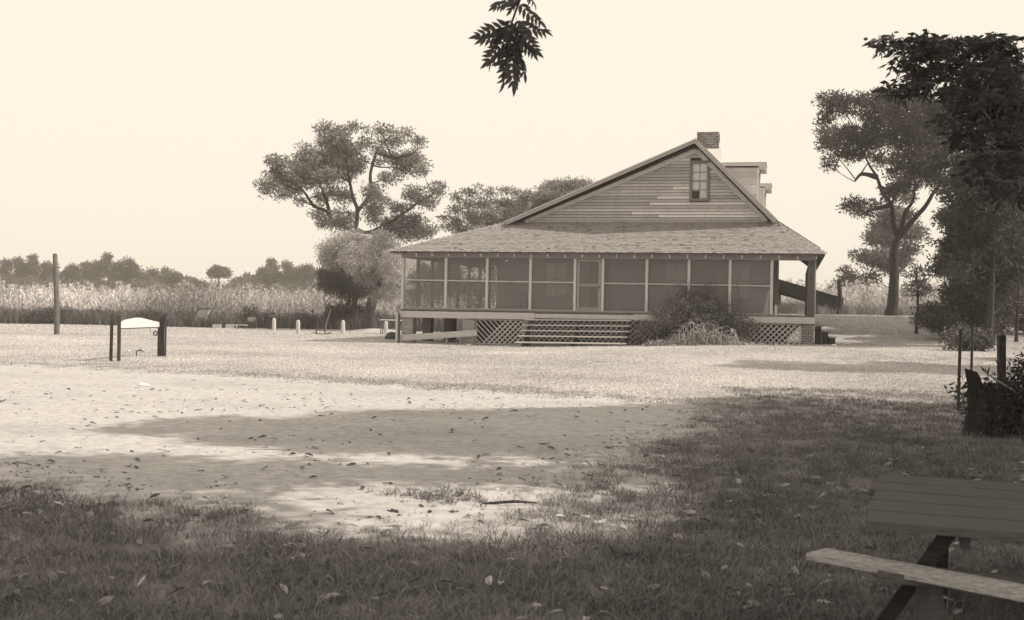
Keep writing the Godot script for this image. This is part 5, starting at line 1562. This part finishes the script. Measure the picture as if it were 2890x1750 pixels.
func hanging_spray(t: Node3D, o: Vector3) -> void:
	var c := o + Vector3(-0.03, 3.55, -9.0)
	var st := begin()
	add_tube(st, [c + Vector3(1.6, 4.2, 0.3), c + Vector3(0.7, 2.2, 0.2), c + Vector3(0.26, 0.9, 0.02), c + Vector3(0.07, 0.42, 0), c + Vector3(-0.03, 0.12, 0), c + Vector3(-0.02, -0.02, 0)], [0.05, 0.035, 0.016, 0.011, 0.007, 0.003], 6)
	obj("hanging_twig", done(st), M["bark"], t)
	var lm := [compound_leaf(0.3), compound_leaf(0.34), compound_leaf(0.27)]
	# each leaf: attachment (x, y), swing to the side, twist, scale
	var lv := [[-0.02, 0.0, 0.02, 0.3, 1.15], [-0.02, 0.04, -0.35, 0.9, 1.05], [0.0, 0.06, 0.3, -0.7, 1.0], [-0.02, 0.12, -0.75, 0.4, 1.0], [0.0, 0.14, 0.65, 0.3, 0.75], [-0.01, 0.2, -1.05, -0.4, 0.95], [0.0, 0.22, 0.85, -0.5, 0.95], [-0.01, 0.26, -1.25, 0.3, 0.9], [0.01, 0.29, 1.1, 0.5, 0.95], [0.0, 0.15, 0.1, 1.4, 0.95], [0.0, 0.2, -0.3, -1.2, 0.95], [0.01, 0.24, 0.45, 1.2, 0.9], [-0.02, 0.3, -0.7, 1.3, 0.85], [0.0, 0.1, 0.15, 2.4, 0.9], [-0.02, 0.33, -0.2, 0.6, 0.8], [0.02, 0.34, 0.3, -0.5, 0.8], [0.03, 0.55, 0.75, 0.2, 0.8], [0.02, 0.6, -0.95, -0.3, 0.75], [0.06, 0.8, 0.3, 0.9, 0.7], [0.06, 0.75, -0.5, 0.4, 0.7]]
	for i in lv.size():
		var q: Array = lv[i]
		var b := Basis(Vector3(0, 0, 1), q[2]) * Basis(Vector3.UP, q[3])
		obj("compound_leaf", lm[i % 3], M["leaf_dark"], t, Transform3D(b.scaled(Vector3.ONE * q[4] * 1.02), c + Vector3(q[0], q[1] * 0.62, 0.03 * sin(i * 2.3))))

func build_details() -> void:
	# clump of dug-up turf on the dirt, straw and stick
	var tt := thing("turf_clump", "dark clump of uprooted turf on the near edge of the dirt", "turf", on(-0.55, -8.95))
	var xs := []
	var cs := []
	for i in 60:
		var s := rng.randf_range(0.4, 1.0)
		xs.append(Transform3D(Basis(rdir(), rng.randf() * 1.2).scaled(Vector3(s, s, s)), Vector3(rng.randfn() * 0.22, 0.005, rng.randfn() * 0.16)))
		var t := rng.randf_range(0.5, 1.1)
		cs.append(Color(t, t, t))
	multi("turf", tuft(12, 0.07, 0.09, 0.004, 1.6), M["weeds"], xs, cs, tt)
	tag(obj("dry_stick", tube([Vector3(-0.28, 0.012, 0.0), Vector3(0.0, 0.02, 0.01), Vector3(0.26, 0.014, -0.02)], [0.006, 0.007, 0.004], 6), M["straw"], self, Transform3D(Basis(), on(-2.4, -11.6))), "thin pale dry stick lying on the shaded dirt", "stick")
	tag(obj("dry_stick", tube([Vector3(-0.2, 0.012, 0.02), Vector3(0.05, 0.03, 0.0), Vector3(0.22, 0.014, -0.05)], [0.01, 0.012, 0.006], 6), M["bark"], self, Transform3D(Basis(), on(0.0, -8.75))), "short dark stick beside the clump of turf", "stick")

func build_materials() -> void:
	var hz := Vector3(0.35, 7.0, 0.35)
	var vt := Vector3(7.0, 0.35, 7.0)
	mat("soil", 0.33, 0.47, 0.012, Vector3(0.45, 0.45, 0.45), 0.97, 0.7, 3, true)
	mat("dirt", 0.35, 0.46, 0.02, Vector3(0.5, 0.5, 0.5), 0.97, 0.8, 5, true)
	plain("clod", 0.16, 0.95, true)
	plain("litter", 0.34, 0.9, true)
	plain("leaf_dry", 0.46, 0.85, false, 0.15)
	plain("leaf_dry_b", 0.36, 0.85, false, 0.15)
	plain("leaf_dry_c", 0.26, 0.85, false, 0.15)
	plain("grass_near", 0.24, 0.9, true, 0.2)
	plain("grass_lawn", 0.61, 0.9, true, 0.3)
	plain("weeds", 0.2, 0.9, true, 0.25)
	plain("weeds_pale", 0.34, 0.9, true, 0.3)
	plain("corn", 0.58, 0.85, true, 0.35)
	plain("leaf", 0.25, 0.42, true, 0.3)
	plain("leaf_pale", 0.42, 0.65, true, 0.35)
	plain("leaf_dark", 0.085, 0.6, true, 0.25)
	plain("leaf_far", 0.125, 0.8, true, 0.2)
	plain("leaf_shrub", 0.13, 0.7, true, 0.25)
	plain("leaf_vine", 0.16, 0.7, true, 0.2)
	plain("straw", 0.5, 0.85, false, 0.1)
	mat("bark", 0.03, 0.085, 0.02, Vector3(1.5, 0.6, 1.5), 0.95, 3.0, 7)
	mat("bark_dark", 0.02, 0.045, 0.02, Vector3(3.0, 1.0, 3.0), 0.95, 3.0, 49)
	mat("mortar", 0.42, 0.52, 0.03, Vector3.ONE, 0.95, 0.0, 8)
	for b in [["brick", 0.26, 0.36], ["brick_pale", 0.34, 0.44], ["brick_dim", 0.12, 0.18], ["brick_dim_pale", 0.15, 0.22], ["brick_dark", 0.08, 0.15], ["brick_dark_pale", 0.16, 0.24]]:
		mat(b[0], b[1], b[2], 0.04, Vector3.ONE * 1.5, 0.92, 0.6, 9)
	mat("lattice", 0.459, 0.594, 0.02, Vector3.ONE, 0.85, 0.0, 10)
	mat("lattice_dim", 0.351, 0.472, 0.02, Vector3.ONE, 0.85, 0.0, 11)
	mat("shingle", 0.204, 0.328, 0.03, Vector3.ONE * 0.9, 0.9, 0.6, 12, true)
	mat("shingle_plain", 0.189, 0.29, 0.03, Vector3.ONE * 0.9, 0.9, 0.6, 13)
	mat("wood_pale", 0.386, 0.624, 0.012, hz, 0.88, 0.5, 14)
	mat("wood_pale_d", 0.27, 0.459, 0.012, hz, 0.88, 0.5, 15)
	mat("wood_pale_v", 0.336, 0.48, 0.012, vt, 0.88, 0.5, 16)
	mat("wood_dim", 0.189, 0.324, 0.012, hz, 0.88, 0.5, 17)
	mat("wood_dim_v", 0.203, 0.338, 0.012, vt, 0.88, 0.5, 18)
	mat("wood_dark", 0.07, 0.14, 0.012, hz, 0.9, 0.5, 19)
	mat("wood_dark_v", 0.07, 0.14, 0.012, vt, 0.9, 0.5, 20)
	mat("wood_post", 0.405, 0.607, 0.012, vt, 0.88, 0.5, 21)
	mat("wood_post_h", 0.356, 0.551, 0.012, hz, 0.88, 0.5, 22)
	mat("wood_bright", 0.48, 0.696, 0.012, hz, 0.85, 0.4, 23)
	mat("wood_bright_v", 0.45, 0.6, 0.012, vt, 0.85, 0.4, 24)
	mat("wood_tread", 0.378, 0.567, 0.012, hz, 0.88, 0.5, 25)
	mat("wood_white", 0.62, 0.76, 0.012, hz, 0.8, 0.3, 26)
	mat("table_wood", 0.085, 0.106, 0.012, Vector3(1.0, 7.0, 5.0), 0.85, 0.5, 27)
	mat("table_leg", 0.03, 0.05, 0.012, Vector3(1.0, 7.0, 5.0), 0.85, 0.5, 48)
	mat("plank_pale", 0.255, 0.425, 0.012, Vector3(3.0, 7.0, 3.0), 0.85, 0.5, 28)
	mat("pole_wood", 0.08, 0.24, 0.02, vt, 0.9, 2.0, 29)
	mat("post_dark", 0.045, 0.09, 0.012, vt, 0.85, 0.4, 30)
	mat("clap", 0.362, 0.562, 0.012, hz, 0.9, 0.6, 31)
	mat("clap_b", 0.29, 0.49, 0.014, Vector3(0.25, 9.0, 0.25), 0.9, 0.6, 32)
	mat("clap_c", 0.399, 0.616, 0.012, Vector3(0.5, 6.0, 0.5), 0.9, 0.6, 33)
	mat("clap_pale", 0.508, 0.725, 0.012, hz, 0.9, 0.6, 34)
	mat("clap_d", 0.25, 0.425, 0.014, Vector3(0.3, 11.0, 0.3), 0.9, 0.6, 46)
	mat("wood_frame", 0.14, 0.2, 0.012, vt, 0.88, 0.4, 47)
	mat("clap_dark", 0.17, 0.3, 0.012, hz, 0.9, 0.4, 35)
	mat("stone_pale", 0.42, 0.6, 0.02, Vector3.ONE * 1.3, 0.92, 1.0, 36)
	mat("white_stone", 0.66, 0.8, 0.02, Vector3.ONE * 1.3, 0.9, 0.6, 37)
	mat("white_paint", 0.6, 0.66, 0.006, Vector3.ONE, 0.6, 0.0, 38)
	mat("chair_dark", 0.05, 0.1, 0.02, vt, 0.7, 0.0, 39)
	mat("chair_worn", 0.12, 0.4, 0.02, Vector3(1, 2.0, 1), 0.7, 0.0, 40)
	mat("mesh_grey", 0.25, 0.32, 0.02, Vector3.ONE, 0.8, 0.0, 41)
	mat("tin", 0.6, 0.74, 0.008, Vector3.ONE * 0.6, 0.55, 0.0, 42)
	mat("tin_grey", 0.4, 0.52, 0.008, Vector3.ONE, 0.5, 0.0, 43)
	mat("tin_dark", 0.16, 0.26, 0.02, Vector3.ONE, 0.6, 0.0, 44)
	mat("blind", 0.55, 0.64, 0.006, Vector3.ONE, 0.9, 0.0, 45)
	M["chair_worn"].metallic_specular = 0.4
	mat("sky_mirror", 0.9, 0.95, 0.008, Vector3.ONE * 0.6, 0.18, 0.0, 50)
	M["sky_mirror"].metallic = 1.0
	plain("iron", 0.05, 0.6)
	plain("steel", 0.5, 0.4)
	plain("muntin", 0.2)
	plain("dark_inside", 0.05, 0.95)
	var gl := StandardMaterial3D.new()
	gl.transparency = BaseMaterial3D.TRANSPARENCY_ALPHA
	gl.albedo_color = Color(0.8, 0.8, 0.78, 0.12)
	gl.roughness = 0.08
	M["glass"] = gl
	for q in [["screen", 0.26], ["screen_thin", 0.22]]:
		var m := StandardMaterial3D.new()
		m.transparency = BaseMaterial3D.TRANSPARENCY_ALPHA
		var c := lin(0.32)
		m.albedo_color = Color(c.r, c.g, c.b, q[1])
		m.roughness = 0.9
		m.metallic_specular = 0.1
		M[q[0]] = m

func _ready() -> void:
	rng.seed = 1938
	und.seed = 4
	und.frequency = 0.09
	und.fractal_octaves = 3
	edge_noise.seed = 9
	edge_noise.frequency = 0.7
	edge_noise.fractal_octaves = 3
	for i in range(0, DIRT.size(), 2):
		dirt_poly.append(Vector2(DIRT[i], DIRT[i + 1]))
	# camera
	var cam := Camera3D.new()
	cam.name = "camera"
	cam.position = Vector3(0, 1.5, 0)
	cam.rotation = Vector3(-0.00289, 0, 0.01815)
	cam.fov = 30.17
	cam.near = 0.1
	cam.far = 2000.0
	var lens_ := CameraAttributesPhysical.new()
	lens_.frustum_focal_length = 44.525
	lens_.frustum_focus_distance = 32.0
	lens_.frustum_near = 0.1
	lens_.frustum_far = 2000.0
	lens_.exposure_aperture = 5.6
	cam.attributes = lens_
	add_child(cam)
	cam.current = true
	# sky, haze and exposure
	var env := Environment.new()
	env.background_mode = Environment.BG_SKY
	var sky := ProceduralSkyMaterial.new()
	sky.sky_top_color = Color(1.0, 0.963, 0.896)
	sky.sky_horizon_color = Color(1.0, 0.963, 0.896)
	sky.sky_curve = 0.2
	sky.ground_horizon_color = Color(0.93, 0.88, 0.8)
	sky.ground_bottom_color = Color(0.6, 0.56, 0.5)
	sky.sky_energy_multiplier = 1.01
	env.sky = Sky.new()
	env.sky.sky_material = sky
	env.tonemap_mode = Environment.TONE_MAPPER_LINEAR
	env.tonemap_exposure = 1.0
	env.fog_enabled = true
	env.fog_mode = Environment.FOG_MODE_EXPONENTIAL
	env.fog_density = 0.0011
	env.fog_light_color = Color(1.0, 0.97, 0.93)
	env.sdfgi_enabled = true
	env.ssao_enabled = true
	env.ssil_enabled = true
	var we := WorldEnvironment.new()
	we.name = "world_environment"
	we.environment = env
	add_child(we)
	# sun from the right
	var sun := DirectionalLight3D.new()
	sun.name = "sun"
	sun.light_energy = 1.6
	sun.light_color = Color(1.0, 0.965, 0.9)
	sun.light_angular_distance = 0.5
	sun.shadow_enabled = true
	add_child(sun)
	sun.look_at_from_position(SUN * 100.0, Vector3.ZERO)
	build_materials()
	build_ground()
	build_house()
	build_trees()
	build_corn()
	build_weeds()
	build_house_front()
	build_left_yard()
	build_right_yard()
	build_grass()
	build_details()
